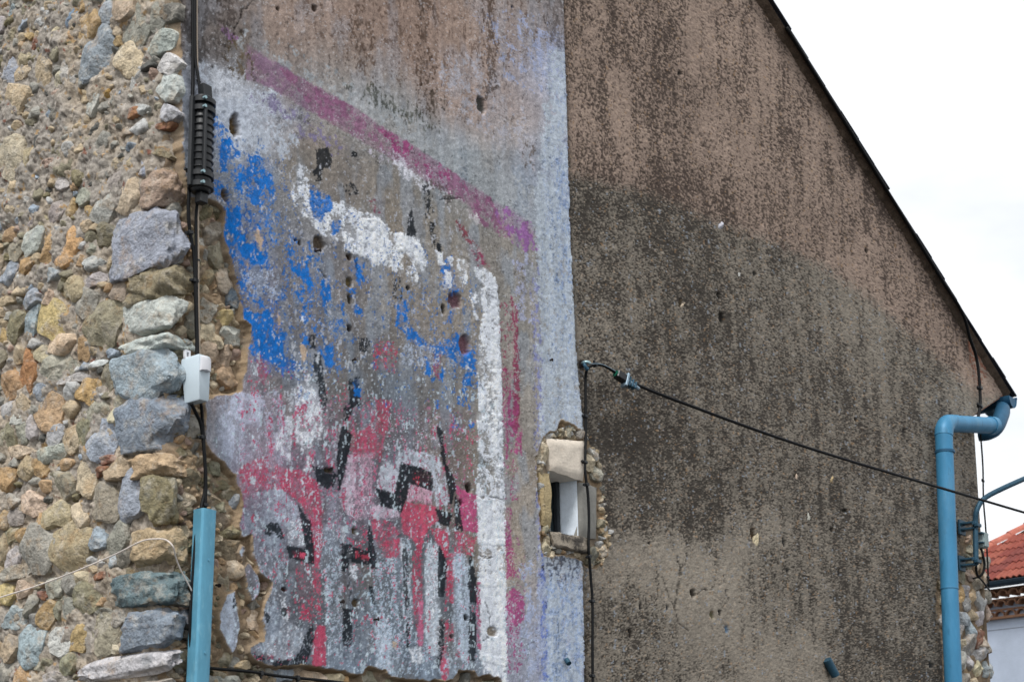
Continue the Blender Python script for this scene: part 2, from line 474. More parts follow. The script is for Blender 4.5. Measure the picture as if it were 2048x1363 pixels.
# washes: pale strip along the stripe, light blue strip beside the joint
paint([(495, 70), (700, 175), (900, 290), (1075, 380), (1075, 450), (990, 400), (800, 275), (600, 160), (495, 92)], S(166, 170, 174), 0.5, 22, 14)
paint([(400, 120), (500, 165), (600, 230), (580, 310), (480, 330), (430, 250), (405, 200)], S(192, 199, 210), 0.55, 14, 8, wsh=.6)
paint([(415, 130), (470, 140), (500, 165), (480, 200), (425, 190)], S(200, 204, 212), 0.5, 8, 8)
paint([(1095, 100), (1132, 100), (1142, 420), (1150, 600), (1168, 850), (1172, 1370), (1084, 1370), (1080, 900), (1073, 560), (1066, 450), (1085, 300)], S(187, 196, 205), 0.84, 8, 5)
paint([(1098, 60), (1130, 60), (1140, 420), (1150, 700), (1166, 850), (1172, 1370), (1090, 1370), (1082, 900), (1076, 560)], S(130, 158, 208), 0.2, 8, 4, n_spk, alpha=.3)
paint([(1108, 300), (1140, 300), (1150, 700), (1110, 700)], S(118, 156, 214), 0.3, 10, 4, n_spk, alpha=.3)
paint([(1092, 1110), (1168, 1110), (1172, 1370), (1092, 1370)], S(128, 164, 220), 0.4, 6, 4, n_spk, alpha=.3)
paint([(1062, 560), (1080, 520), (1085, 900), (1094, 1370), (1080, 1370), (1074, 950)], S(134, 138, 184), 0.4, 5, 3, n_spk)
paint([(1082, 1090), (1090, 1090), (1096, 1363), (1084, 1363)], S(96, 122, 200), 0.55, 3, 2, n_spk, alpha=.8)
paint([(1045, 1130), (1085, 1110), (1088, 1370), (1050, 1370)], S(170, 180, 206), 0.5, 10, 5)
paint([(1030, 520), (1066, 500), (1066, 640), (1040, 640)], S(172, 176, 200), 0.35, 14, 6)
paint([(960, 40), (1090, 40), (1125, 110), (1100, 180), (1010, 150)], S(164, 172, 200), 0.28, 20, 10)
paint([(860, 140), (960, 100), (1060, 260), (1060, 330), (950, 260)], S(178, 176, 184), 0.25, 20, 10)
# magenta stripe
paint([(495, 92), (528, 114), (583, 147), (653, 187), (690, 208), (690, 250), (605, 213), (543, 172), (495, 158)], PURP, 0.55, 3, 3, wsh=.9, grow=2.5, alpha=.8)
paint([(565, 140), (653, 187), (712, 220), (767, 257), (822, 290), (888, 334), (979, 396), (978, 432), (926, 402), (868, 370), (842, 354), (802, 328), (757, 300), (712, 274), (640, 232)], MAG, 0.46, 2, 3, wsh=.9, grow=2.5, alpha=.8)
paint([(760, 262), (822, 292), (900, 345), (890, 375), (842, 345), (790, 305)], S(150, 74, 118), 0.55, 6, 4)
paint([(926, 366), (979, 398), (1030, 424), (1060, 446), (1066, 470), (1050, 492), (1000, 470), (940, 430)], MAG, 0.55, 4, 4, wsh=.5)
paint([(990, 405), (1030, 424), (1066, 450), (1072, 500), (1052, 500), (1010, 470)], S(150, 104, 160), 0.5, 6, 4)
paint([(500, 190), (560, 200), (700, 290), (690, 320), (600, 270)], S(132, 124, 154), 0.35, 10, 6)
paint([(700, 262), (850, 340), (880, 370), (840, 372), (770, 330)], S(190, 184, 196), 0.3, 8, 5)
paint([(790, 322), (845, 352), (862, 372), (850, 385), (800, 350)], S(214, 214, 222), 0.62, 5, 4)
paint([(880, 380), (940, 410), (960, 450), (900, 420)], S(206, 202, 204), 0.3, 6, 4)
paint([(440, 48), (462, 60), (474, 76), (462, 84), (446, 66)], S(146, 112, 150), 0.8, 3, 3)
paint([(936, 499), (962, 495), (980, 537), (957, 535)], MAGD, 0.5, 5, 4)
paint([(912, 443), (925, 445), (953, 490), (945, 496)], S(132, 62, 76), 0.5, 4, 3)
paint([(739, 394), (767, 400), (765, 431), (745, 428)], S(138, 76, 96), 0.4, 6, 4)
# blue
paint([(432, 262), (560, 300), (570, 430), (660, 560), (690, 740), (600, 770), (480, 640), (440, 420)], S(70, 118, 180), 0.16, 14, 6, n_str, wsh=.5)
paint([(445, 400), (500, 400), (560, 540), (560, 640), (480, 600)], S(40, 96, 170), 0.3, 14, 6, n_str, wsh=.6)
paint([(480, 620), (560, 640), (600, 760), (520, 740)], S(50, 104, 180), 0.3, 8, 5, n_str, wsh=.6)
paint([(780, 540), (960, 560), (965, 780), (840, 740), (790, 650)], S(90, 128, 180), 0.1, 14, 6, n_str, wsh=.5)
for p, c in (([(439, 277), (457, 279), (459, 303), (455, 343), (444, 343), (438, 312)], .85), ([(464, 340), (500, 310), (540, 320), (548, 350), (548, 390), (525, 415), (500, 405), (470, 375)], .5),
             ([(424, 360), (450, 360), (445, 400), (430, 395)], .5), ([(447, 412), (481, 413), (477, 480), (446, 480)], .82), ([(486, 420), (520, 425), (540, 455), (500, 465)], .42),
             ([(446, 460), (476, 460), (490, 486), (514, 502), (537, 526), (523, 528), (497, 540), (500, 563), (483, 577), (479, 537), (465, 509), (448, 500)], .76),
             ([(483, 622), (500, 622), (521, 629), (537, 617), (547, 662), (563, 685), (575, 738), (542, 728), (509, 709), (507, 671), (488, 648)], .95),
             ([(558, 657), (575, 665), (575, 685), (560, 680)], .75), ([(578, 720), (588, 722), (594, 744), (583, 742)], .9), ([(496, 690), (512, 690), (510, 712), (498, 708)], .8),
             ([(580, 537), (608, 523), (615, 535), (627, 563), (622, 606), (612, 606), (615, 573), (589, 545)], .66), ([(643, 559), (659, 554), (657, 601), (645, 615), (638, 591)], .88),
             ([(575, 517), (589, 525), (582, 533)], .8), ([(603, 669), (617, 669), (617, 688), (605, 686)], .7), ([(629, 695), (662, 688), (669, 730), (657, 742), (641, 709)], .64),
             ([(697, 537), (713, 514), (730, 530), (716, 566)], .62), ([(704, 610), (716, 612), (714, 636), (707, 628)], .8),
             ([(805, 598), (815, 598), (812, 643), (791, 653), (793, 629)], .66),
             ([(795, 650), (820, 654), (844, 678), (868, 693), (905, 670), (917, 662), (923, 690), (952, 700), (950, 732), (926, 734), (894, 713), (863, 705), (831, 690), (802, 663)], .74),
             ([(902, 577), (921, 577), (905, 648), (890, 645), (902, 616)], .66), ([(876, 516), (905, 512), (915, 585), (890, 575)], .5), ([(850, 712), (865, 719), (859, 752), (851, 746)], .82),
             ([(936, 730), (949, 730), (940, 771), (925, 769)], .8), ([(953, 762), (967, 764), (970, 787), (957, 780)], .62), ([(915, 790), (924, 790), (922, 810), (915, 806)], .7),
             ([(880, 748), (890, 748), (888, 765), (880, 762)], .6), ([(850, 690), (955, 700), (950, 860), (880, 860)], .09), ([(430, 420), (560, 420), (740, 560), (700, 700), (500, 620)], .1),
             ([(420, 230), (440, 230), (470, 300), (560, 330), (540, 350), (430, 290)], .22)):
    paint(p, BLUE, c, 2.5, 4)
# white border, upper arm then the upright
for p, c in (([(600, 325), (620, 340), (618, 370), (622, 440), (600, 430), (585, 400), (582, 370), (597, 345)], .44), ([(618, 440), (620, 390), (660, 400), (695, 420), (700, 485), (660, 478), (636, 462)], .6),
             ([(682, 402), (727, 427), (743, 427), (760, 443), (776, 450), (779, 467), (804, 467), (821, 471), (835, 478), (842, 495), (846, 506), (853, 518), (850, 545), (830, 532), (811, 506), (797, 499), (786, 534), (762, 530), (746, 532), (736, 513), (706, 508), (694, 487), (680, 471)], .72),
             ([(718, 437), (757, 437), (777, 460), (777, 502), (762, 527), (745, 522), (722, 508), (708, 492)], .97), ([(804, 470), (837, 482), (848, 510), (850, 534), (825, 517), (803, 500)], .97),
             ([(690, 470), (720, 480), (715, 512), (690, 500)], .5), ([(776, 480), (806, 490), (806, 545), (786, 540)], .55),
             ([(872, 500), (882, 505), (890, 528), (880, 530)], .75), ([(891, 542), (902, 544), (902, 577), (892, 575)], .9), ([(814, 533), (836, 537), (836, 565), (815, 560)], .5), ([(895, 515), (905, 515), (905, 532)], .8),
             ([(915, 516), (935, 520), (933, 567), (922, 567)], .6), ([(945, 535), (971, 537), (989, 556), (996, 580), (985, 584), (960, 562)], .86),
             ([(960, 575), (993, 575), (997, 606), (1000, 680), (1002, 740), (1003, 800), (1004, 860), (972, 850), (958, 790), (957, 690), (968, 620)], .6),
             ([(978, 580), (994, 578), (998, 640), (1002, 740), (1003, 800), (984, 790), (984, 680)], .9), ([(942, 585), (956, 587), (957, 640), (948, 637)], .6),
             ([(958, 690), (985, 690), (985, 735), (962, 735)], .7), ([(958, 790), (984, 790), (985, 830), (960, 850)], .75),
             ([(956, 830), (1004, 820), (1007, 940), (980, 930), (956, 900)], .68), ([(984, 830), (1004, 830), (1008, 1000), (992, 1000)], .82), ([(955, 930), (1008, 930), (1009, 1005), (955, 1000)], .5),
             ([(955, 996), (1009, 1003), (1010, 1090), (957, 1085)], .97), ([(957, 1080), (1010, 1080), (1012, 1170), (958, 1170)], .84), ([(958, 1160), (1012, 1160), (1014, 1330), (961, 1318)], .985),
             ([(961, 1310), (1013, 1315), (1014, 1370), (985, 1370), (965, 1340)], .62)):
    paint(p, WHT, c, 1.8, 2.6, thick=0.0012, grow=1.2)
# pink and red
for p, c, k in (([(477, 940), (499, 918), (541, 916), (569, 935), (611, 944), (635, 963), (646, 1022), (644, 1060), (621, 1060), (611, 1022), (595, 1000), (564, 979), (517, 979), (494, 998), (480, 1002)], .5, PINK),
                ([(545, 925), (569, 935), (611, 944), (635, 963), (646, 1022), (640, 1050), (622, 1040), (600, 1000), (564, 975)], .56, PINK),
                ([(475, 1000), (490, 1000), (488, 1060), (480, 1050)], .6, MAG),
                ([(623, 1040), (644, 1040), (646, 1087), (637, 1135), (627, 1120)], .78, PINK), ([(625, 1130), (644, 1170), (640, 1190), (627, 1175)], .62, PINK), ([(630, 1246), (650, 1251), (651, 1331), (624, 1333), (623, 1308), (627, 1277)], .95, PINK),
                ([(810, 1001), (832, 1005), (872, 1012), (878, 1042), (858, 1053), (845, 1086), (841, 1108), (823, 1075), (801, 1060), (803, 1022)], .88, RED),
                ([(744, 1031), (773, 1040), (801, 1060), (773, 1102), (753, 1093), (744, 1058)], .52, PINK), ([(861, 1056), (898, 1058), (895, 1122), (876, 1093)], .82, RED),
                ([(905, 958), (920, 976), (953, 990), (956, 1064), (924, 1060), (918, 1009), (911, 983)], .84, S(186, 76, 124)), ([(909, 1062), (955, 1073), (942, 1110), (909, 1108)], .48, PINK),
                ([(825, 1111), (843, 1086), (845, 1163), (844, 1292), (835, 1290), (833, 1256), (825, 1225)], .62, PINK), ([(836, 1200), (845, 1200), (845, 1292), (836, 1290)], .9, S(196, 110, 142)),
                ([(893, 1107), (910, 1105), (909, 1205), (891, 1205)], .66, PINK), ([(881, 1317), (897, 1317), (897, 1346), (889, 1370), (881, 1370)], .88, PINK), ([(880, 1290), (890, 1290), (890, 1320), (881, 1320)], .7, PINK),
                ([(890, 1246), (908, 1246), (908, 1282), (890, 1280)], .55, PINK), ([(952, 1165), (959, 1165), (961, 1300), (953, 1290)], .66, S(180, 80, 120)),
                ([(757, 797), (783, 800), (775, 860), (760, 905), (704, 905), (737, 850)], .46, PINK), ([(701, 873), (739, 850), (767, 900), (762, 917), (701, 912)], .5, PINK), ([(755, 800), (781, 806), (770, 870), (752, 870)], .55, PINK),
                ([(865, 706), (884, 706), (880, 755), (868, 753)], .42, S(150, 84, 108)), ([(745, 680), (795, 684), (792, 745), (748, 740)], .3, PINK), ([(477, 797), (527, 795), (525, 832), (490, 827)], .1, PINK),
                ([(531, 838), (546, 838), (548, 912), (533, 912)], .42, PINK), ([(513, 715), (536, 720), (528, 770), (515, 762)], .52, S(168, 92, 118)), ([(515, 890), (560, 850), (575, 900), (560, 930), (500, 930)], .3, PINK),
                ([(470, 760), (500, 800), (560, 900), (600, 940), (480, 940)], .08, PINK), ([(650, 800), (700, 800), (760, 1100), (700, 1200), (640, 1100)], .1, PINK), ([(700, 860), (740, 870), (735, 1010), (712, 1010)], .3, PINK),
                ([(1022, 590), (1034, 620), (1038, 711), (1036, 860), (1026, 860), (1027, 685)], .66, MAGD), ([(1003, 735), (1026, 738), (1026, 790), (1005, 790)], .48, S(150, 66, 106)), ([(1005, 790), (1036, 790), (1036, 870), (1006, 870)], .48, S(156, 70, 116)),
                ([(1000, 600), (1036, 620), (1036, 740), (1002, 740)], .14, MAGD), ([(1008, 820), (1043, 820), (1043, 910), (1008, 908)], .36, S(164, 76, 124)), ([(1008, 905), (1030, 905), (1042, 1000), (1010, 1000)], .16, S(164, 76, 124)),
                ([(1010, 1005), (1023, 1018), (1024, 1106), (1011, 1120)], .62, S(164, 76, 130)), ([(1011, 1080), (1024, 1080), (1034, 1153), (1013, 1159)], .5, S(172, 76, 126)),
                ([(1012, 1184), (1032, 1175), (1049, 1196), (1051, 1238), (1032, 1252), (1013, 1252)], .74, S(172, 74, 130)), ([(1013, 1252), (1040, 1252), (1052, 1310), (1040, 1345), (1014, 1345)], .32, S(160, 78, 126)),
                ([(1030, 1060), (1050, 1100), (1050, 1200), (1034, 1200)], .14, MAG)):
    paint(p, k, c, 2.0, 3, n_str if c < .5 else n_crp)
# white and pale lilac lettering
for p, c, k in (([(475, 785), (510, 787), (527, 801), (527, 834), (522, 855), (499, 848), (468, 839), (468, 890), (463, 914), (442, 909), (442, 839), (456, 801)], .74, S(196, 202, 222)),
                ([(604, 775), (635, 775), (642, 822), (646, 857), (625, 881), (628, 940), (607, 942), (616, 920), (606, 890), (585, 885), (578, 921), (550, 900), (550, 871), (574, 834), (607, 829)], .62, WHT),
                ([(611, 748), (618, 748), (617, 772), (612, 770)], .8, WHT), ([(696, 907), (712, 909), (707, 1033), (682, 1017), (679, 975), (689, 951)], .82, PWH),
                ([(545, 977), (564, 979), (600, 1017), (606, 1060), (574, 1060), (541, 1033)], .58, S(196, 206, 222)), ([(571, 1040), (606, 1040), (611, 1092), (575, 1087)], .66, WHT), ([(681, 1050), (692, 1050), (690, 1090), (683, 1090)], .6, WHT),
                ([(694, 1097), (708, 1097), (706, 1113), (695, 1113)], .95, WHT), ([(699, 1125), (715, 1130), (715, 1156), (698, 1156)], .76, WHT),
                ([(797, 904), (823, 899), (867, 908), (889, 928), (900, 1003), (872, 1014), (865, 974), (861, 945), (841, 937), (803, 928), (795, 943)], .66, S(206, 216, 228)), ([(766, 912), (799, 943), (790, 989), (754, 978)], .72, S(206, 212, 224)),
                ([(746, 1007), (801, 1018), (799, 1033), (755, 1038), (744, 1031)], .86, PWH), ([(819, 965), (863, 978), (867, 1009), (832, 1003), (812, 1003)], .76, S(210, 170, 188)),
                ([(779, 1092), (787, 1092), (787, 1142), (780, 1142)], .5, WHT), ([(800, 1080), (810, 1080), (818, 1140), (823, 1267), (815, 1267), (806, 1180)], .56, WHT), ([(852, 1092), (879, 1090), (879, 1267), (876, 1308), (856, 1308), (850, 1184)], .5, WHT),
                ([(910, 1105), (928, 1107), (939, 1142), (939, 1308), (937, 1340), (918, 1308), (910, 1205)], .5, S(190, 204, 222)), ([(820, 1296), (843, 1292), (845, 1321), (833, 1329), (820, 1321)], .72, WHT),
                ([(752, 1256), (773, 1238), (783, 1267), (781, 1333), (785, 1352), (769, 1337), (752, 1337)], .62, S(200, 210, 224)), ([(737, 1176), (754, 1176), (754, 1225), (738, 1225)], .58, S(180, 204, 222)),
                ([(566, 1237), (609, 1260), (606, 1289), (585, 1313), (566, 1322), (533, 1313), (528, 1282), (552, 1267)], .52, WHT), ([(560, 1190), (572, 1190), (575, 1240), (560, 1240)], .5, WHT),
                ([(452, 1187), (472, 1177), (471, 1213), (467, 1260), (469, 1301), (464, 1313), (454, 1291), (439, 1258), (439, 1225)], .8, LAV),
                ([(690, 1180), (740, 1180), (880, 1300), (940, 1345), (720, 1350), (690, 1330)], .26, S(176, 194, 212)), ([(630, 1050), (690, 1050), (690, 1130), (636, 1160)], .22, S(196, 206, 220)),
                ([(770, 820), (890, 830), (880, 910), (770, 900)], .2, S(200, 214, 224)), ([(560, 620), (640, 640), (640, 780), (600, 780)], .06, WHT),
                ([(480, 540), (560, 540), (560, 600), (490, 600)], .35, S(172, 182, 200)), ([(800, 690), (880, 690), (880, 730), (800, 730)], .25, S(176, 186, 204)), ([(430, 1080), (545, 1080), (545, 1330), (430, 1330)], .14, LAV)):
    paint(p, k, c, 2.5, 4, n_crp if c > .5 else n_str, thick=0.0006)
# pale bodies of the half-worn letters
for p, c, k, n_ in (([(500, 985), (560, 975), (612, 1030), (615, 1090), (580, 1100), (560, 1180), (560, 1235), (610, 1260), (606, 1300), (560, 1325), (520, 1300), (515, 1200), (500, 1100)], .40, S(160, 171, 186), n_crp), ([(648, 1050), (684, 1045), (688, 1330), (655, 1330)], .38, S(172, 186, 201), n_str),
                ([(690, 1140), (738, 1140), (736, 1330), (704, 1330)], .3, S(118, 128, 140), n_str), ([(745, 1100), (800, 1090), (805, 1340), (748, 1345)], .36, S(172, 188, 204), n_str), ([(700, 905), (745, 905), (748, 1030), (710, 1040)], .5, S(194, 164, 182), n_str),
                ([(640, 960), (690, 960), (684, 1060), (646, 1050)], .32, S(150, 154, 168), n_str), ([(560, 780), (650, 760), (660, 870), (600, 900)], .3, WHT, n_crp), ([(765, 1080), (803, 1075), (800, 1115), (768, 1112)], .42, PINK, n_str), ([(590, 1130), (642, 1112), (642, 1240), (600, 1240)], .24, PINK, n_str),
                ([(430, 785), (560, 780), (590, 930), (480, 935), (440, 900)], .34, S(176, 182, 200), n_str), ([(850, 1085), (880, 1085), (880, 1310), (852, 1310)], .45, S(200, 210, 222), n_crp), ([(905, 1105), (940, 1120), (940, 1320), (908, 1320)], .42, S(186, 200, 216), n_crp),
                ([(800, 1075), (822, 1075), (826, 1270), (806, 1270)], .4, S(190, 206, 220), n_str), ([(500, 1300), (620, 1330), (620, 1345), (500, 1330)], .3, S(70, 80, 92), n_str), ([(660, 850), (690, 850), (684, 960), (660, 940)], .3, S(190, 198, 212), n_crp)):
    paint(p, k, c, 3, 4, n_, wsh=.55)
paint([(440, 270), (960, 560), (950, 860), (600, 800), (440, 640)], BLUE, .045, 10, 5, n_crp, wsh=0)
paint([(480, 780), (940, 820), (950, 1090), (620, 1060), (480, 1000)], S(172, 112, 142), .13, 16, 6, n_str, wsh=.9)
paint([(620, 367), (642, 382), (662, 393), (664, 418), (648, 426), (644, 448), (624, 435), (619, 413)], BLUE, .78, 2.5, 4)
paint([(664, 442), (681, 442), (679, 466), (662, 468)], BLUE, .85, 2.5, 4)
paint([(480, 700), (950, 860), (950, 1330), (500, 1330)], PINK, .05, 10, 5, n_str, wsh=.2)
# black lettering
for p, c in (([(633, 300), (655, 297), (662, 318), (660, 333), (645, 335), (643, 360), (632, 362), (628, 345), (636, 330)], .84), ([(686, 366), (705, 368), (720, 386), (700, 390), (686, 380)], .5), ([(705, 305), (715, 305), (714, 314), (706, 313)], .7),
             ([(822, 416), (832, 471), (814, 470)], .92), ([(847, 370), (857, 372), (861, 415), (852, 415)], .62), ([(860, 445), (869, 447), (868, 466), (861, 463)], .72), ([(875, 488), (882, 488), (881, 503), (876, 501)], .9),
             ([(848, 415), (866, 415), (882, 500), (870, 500)], .14), ([(786, 553), (805, 556), (803, 600), (788, 596)], .36), ([(617, 671), (629, 671), (629, 696), (618, 694)], .62),
             ([(626, 709), (641, 712), (643, 746), (653, 800), (648, 825), (640, 800), (631, 760)], .68), ([(716, 678), (737, 676), (736, 704), (718, 702)], .52), ([(697, 757), (716, 755), (718, 808), (700, 812)], .78), ([(688, 812), (706, 812), (696, 838), (685, 838)], .6),
             ([(685, 853), (703, 870), (690, 935), (679, 979), (675, 928), (677, 886)], .95), ([(625, 931), (646, 940), (665, 936), (674, 949), (665, 973), (656, 976), (637, 964)], .88),
             ([(803, 926), (841, 936), (862, 945), (864, 979), (819, 964), (810, 1001), (802, 1022), (764, 1010), (754, 977), (790, 989), (801, 943)], .88), ([(873, 1018), (904, 1029), (896, 1051), (879, 1044)], .94),
             ([(889, 924), (906, 952), (911, 978), (902, 1006), (896, 970)], .92), ([(875, 853), (884, 860), (891, 926), (886, 928), (882, 890)], .84), ([(911, 990), (917, 1011), (925, 1060), (912, 1056)], .82),
             ([(527, 1066), (533, 1052), (542, 1045), (554, 1046), (564, 1059), (568, 1077), (560, 1077), (551, 1061), (540, 1068)], .8), ([(598, 1013), (609, 1028), (620, 1042), (626, 1087), (627, 1126), (582, 1113), (575, 1092), (613, 1098), (608, 1064)], .88),
             ([(684, 1087), (702, 1089), (701, 1118), (694, 1140), (686, 1140)], .86), ([(706, 1094), (742, 1103), (742, 1128), (704, 1123)], .86), ([(738, 1048), (748, 1088), (753, 1135), (745, 1134), (738, 1103)], .92),
             ([(878, 1089), (892, 1122), (889, 1169), (886, 1191), (878, 1191)], .96), ([(878, 1240), (886, 1240), (885, 1300), (878, 1332)], .64), ([(940, 1112), (948, 1138), (952, 1169), (951, 1203), (941, 1201), (938, 1167)], .96), ([(940, 1203), (949, 1203), (949, 1234), (941, 1234)], .5),
             ([(939, 1234), (950, 1234), (952, 1275), (947, 1320), (939, 1316)], .88), ([(806, 1096), (815, 1100), (817, 1142), (813, 1176), (821, 1225), (816, 1292), (812, 1230), (809, 1196)], .62), ([(687, 1217), (703, 1219), (702, 1290), (687, 1290)], .74),
             ([(542, 1323), (582, 1319), (601, 1304), (613, 1265), (625, 1250), (628, 1272), (621, 1301), (609, 1330), (580, 1338), (552, 1336)], .78), ([(511, 1308), (528, 1318), (527, 1326), (513, 1320)], .62),
             ([(526, 1220), (538, 1232), (535, 1242)], .66), ([(563, 1214), (572, 1216), (571, 1231), (564, 1230)], .82), ([(738, 1170), (745, 1172), (752, 1205), (748, 1207)], .82), ([(468, 1176), (474, 1176), (472, 1215), (468, 1215)], .6), ([(560, 880), (615, 886), (618, 900), (600, 892)], .12)):
    paint(p, BLK, min(1.0, c + .07), 1.4, 1.6, n_crp, grow=1.6)
paint([(584, 1100), (612, 1106), (610, 1118), (588, 1112)], RED, .45, 2, 2)
paint([(712, 1100), (738, 1106), (737, 1122), (712, 1116)], S(170, 60, 80), .3, 2, 2)
paint([(826, 940), (860, 948), (860, 974), (824, 962)], S(190, 64, 84), .22, 2, 2)
paint([(706, 758), (718, 758), (720, 794), (708, 790)], BLUE, .45, 2, 2)
# light flecks left over the lower half of the advert, bare scuffs
paint([(440, 700), (960, 700), (1060, 1360), (430, 1360)], S(196, 212, 222), .075, 20, 6, n_spk)
paint([(430, 250), (960, 420), (960, 760), (440, 760)], S(186, 188, 196), .05, 20, 6, n_spk)
for q in ([(512, 455), (526, 480), (520, 500), (508, 470)], [(600, 690), (612, 700), (606, 720)], [(490, 520), (498, 526), (494, 545)], [(553, 625), (562, 640), (556, 662)], [(783, 1282), (792, 1284), (790, 1296), (784, 1292)], [(528, 1155), (540, 1160), (542, 1180), (532, 1178)]):
    paint(q, S(196, 172, 148), .9, 3, 2)
# run-off streaks and soot on the upper render, dark band below the window sill
for p, c, k in (([(834, -40), (852, -40), (858, 100), (860, 225), (846, 228), (842, 120)], .75, S(78, 62, 52)), ([(962, -40), (986, -40), (990, 110), (984, 190), (974, 190), (972, 90)], .72, S(76, 60, 50)), ([(705, 20), (748, 20), (745, 160), (712, 150)], .4, S(98, 82, 72)),
                ([(850, 130), (885, 200), (870, 260), (846, 230)], .3, S(80, 70, 60)), ([(690, 150), (860, 240), (880, 262), (840, 250), (700, 175)], .45, S(72, 76, 62)), ([(356, -40), (440, -40), (500, 90), (490, 150), (440, 120), (390, 130), (356, 110)], .42, S(72, 66, 64)),
                ([(470, 70), (498, 100), (495, 165), (472, 150), (455, 110)], .6, S(104, 90, 70)), ([(1085, -40), (1130, -40), (1134, 95), (1100, 90)], .5, S(96, 88, 86)), ([(860, 360), (885, 372), (895, 398), (872, 388)], .7, S(78, 62, 54)), ([(560, -40), (1080, -40), (1060, 120), (820, 180), (600, 90)], .12, S(96, 76, 64)),
                ([(430, -40), (470, -40), (480, 50), (440, 80)], .4, S(90, 80, 76)), ([(1040, 280), (1066, 300), (1062, 330), (1046, 320)], .3, S(110, 96, 84)), ([(1088, 1100), (1168, 1105), (1168, 1128), (1092, 1128)], .8, S(60, 56, 56)), ([(1092, 1120), (1165, 1120), (1160, 1160), (1100, 1150)], .3, S(80, 80, 84))):
    paint(p, k, c * 1.0, 14, 3, n_spk, alpha=0.74)

# rain-washed streaks
colr *= (0.88 + 0.24 * uniform(fbm(sv * 48, zv * 3.2, 4, 23)))[:, None]
# grit: sand grains and pin holes in the whole painted face
colr *= (1 - (1 - 0.78 * pnt) * (0.26 - 0.36 * n_fin - 0.16 * n_spk))[:, None]
gr = (n_spk < 0.05) & (n_fin < .6) & (pnt < .6)
colr[gr] *= 0.62
gr = (n_fin > 0.965) & (pnt < .5)
colr[gr] = colr[gr] * .6 + S(206, 210, 216) * .4

# ---- darker render right of the joint
jx = np.interp(PY, [0, 100, 420, 700, 860, 1130, 1363], [1127, 1130, 1140, 1152, 1167, 1167, 1171]) + n_wob * 3
dk = PX > jx
KD = [(1160, 30, .55), (1300, 40, .5), (1300, 100, .62), (1240, 120, .4), (1330, 170, .66), (1400, 150, .56), (1450, 90, .3), (1500, 60, .45), (1540, 120, .5), (1600, 230, .35), (1520, 130, .32), (1230, 190, .3), (1200, 140, .62), (1380, 200, .6), (1180, 280, .5),
      (1250, 300, .4), (1320, 330, .56), (1400, 260, .45), (1480, 250, .4), (1560, 300, .5), (1600, 330, .4), (1680, 400, .5), (1640, 430, .55), (1500, 400, .5), (1300, 360, .62), (1450, 420, .56), (1200, 400, .62), (1230, 450, .5), (1350, 450, .62), (1300, 550, .6), (1250, 600, .5),
      (1400, 600, .62), (1350, 660, .66), (1480, 560, .5), (1550, 600, .48), (1600, 560, .5), (1680, 560, .38), (1750, 640, .3), (1770, 700, .35), (1800, 600, .5), (1850, 680, .56), (1900, 750, .5), (1860, 800, .56), (1700, 750, .55), (1600, 750, .55), (1500, 750, .55), (1200, 680, .4),
      (1180, 720, .45), (1200, 830, .7), (1260, 870, .78), (1330, 800, .62), (1400, 820, .62), (1450, 900, .62), (1330, 950, .6), (1230, 1000, .62), (1300, 1020, .68), (1400, 1040, .74), (1460, 1050, .62), (1250, 1130, .22), (1300, 1110, .1), (1380, 1140, .05), (1440, 1150, .06), (1450, 1180, .1),
      (1350, 1180, .2), (1250, 1200, .48), (1220, 1260, .66), (1320, 1270, .62), (1370, 1295, .25), (1250, 1290, .35), (1360, 1340, .38), (1300, 1350, .6), (1480, 1080, .12), (1500, 1110, .2), (1550, 1150, .62), (1480, 1210, .26), (1420, 1210, .32), (1500, 1270, .3), (1480, 1310, .25), (1430, 1330, .5),
      (1560, 1250, .6), (1560, 1300, .26), (1600, 1290, .25), (1650, 1150, .55), (1560, 1150, .4), (1700, 1100, .56), (1750, 1150, .56), (1800, 1000, .56), (1750, 1300, .62), (1820, 1250, .56), (1850, 1350, .66), (1700, 1250, .6), (1650, 1000, .6), (1550, 950, .55), (1750, 900, .55), (1850, 950, .5),
      (1930, 950, .4), (1940, 1050, .5), (1960, 780, .2)]
kcov = field(KD, 42)
up_i, up_m = region([(1100, -80), (1560, -80), (2030, 800), (1960, 790), (1850, 690), (1750, 600), (1640, 525), (1560, 488), (1440, 445), (1300, 385), (1140, 345)], 12, 16)
upper = np.zeros(len(PX)); upper[up_i] = up_m
lt = S(153, 134, 121)[None] * upper[:, None] + S(133, 125, 114)[None] * (1 - upper[:, None])
lt = lt * (0.84 + 0.32 * n_med)[:, None] * (0.78 + 0.44 * n_fin)[:, None]
dkc = S(62, 52, 47)[None] * upper[:, None] + S(52, 47, 43)[None] * (1 - upper[:, None])
drip = uniform(0.20 * fbm(sv * 100, zv * 66, 3, 40) + 0.54 * fbm(sv * 210, zv * 130, 2, 41) + 0.26 * fbm(sv * 12, zv * 7, 4, 42))
mott = uniform(0.22 * fbm(sv * 80, zv * 95, 3, 43) + 0.50 * fbm(sv * 170, zv * 200, 2, 44) + 0.28 * fbm(sv * 14, zv * 14, 4, 45))
spot = np.where(upper > n_fin, drip, mott)
kcov = 0.50 + (kcov - 0.52) * 1.3
lt = lt * (1.36 - 0.66 * kcov)[:, None]
kk = np.clip(kcov + (n_lng - 0.5) * 0.26 + (n_big - 0.5) * 0.5, 0.02, 0.9)
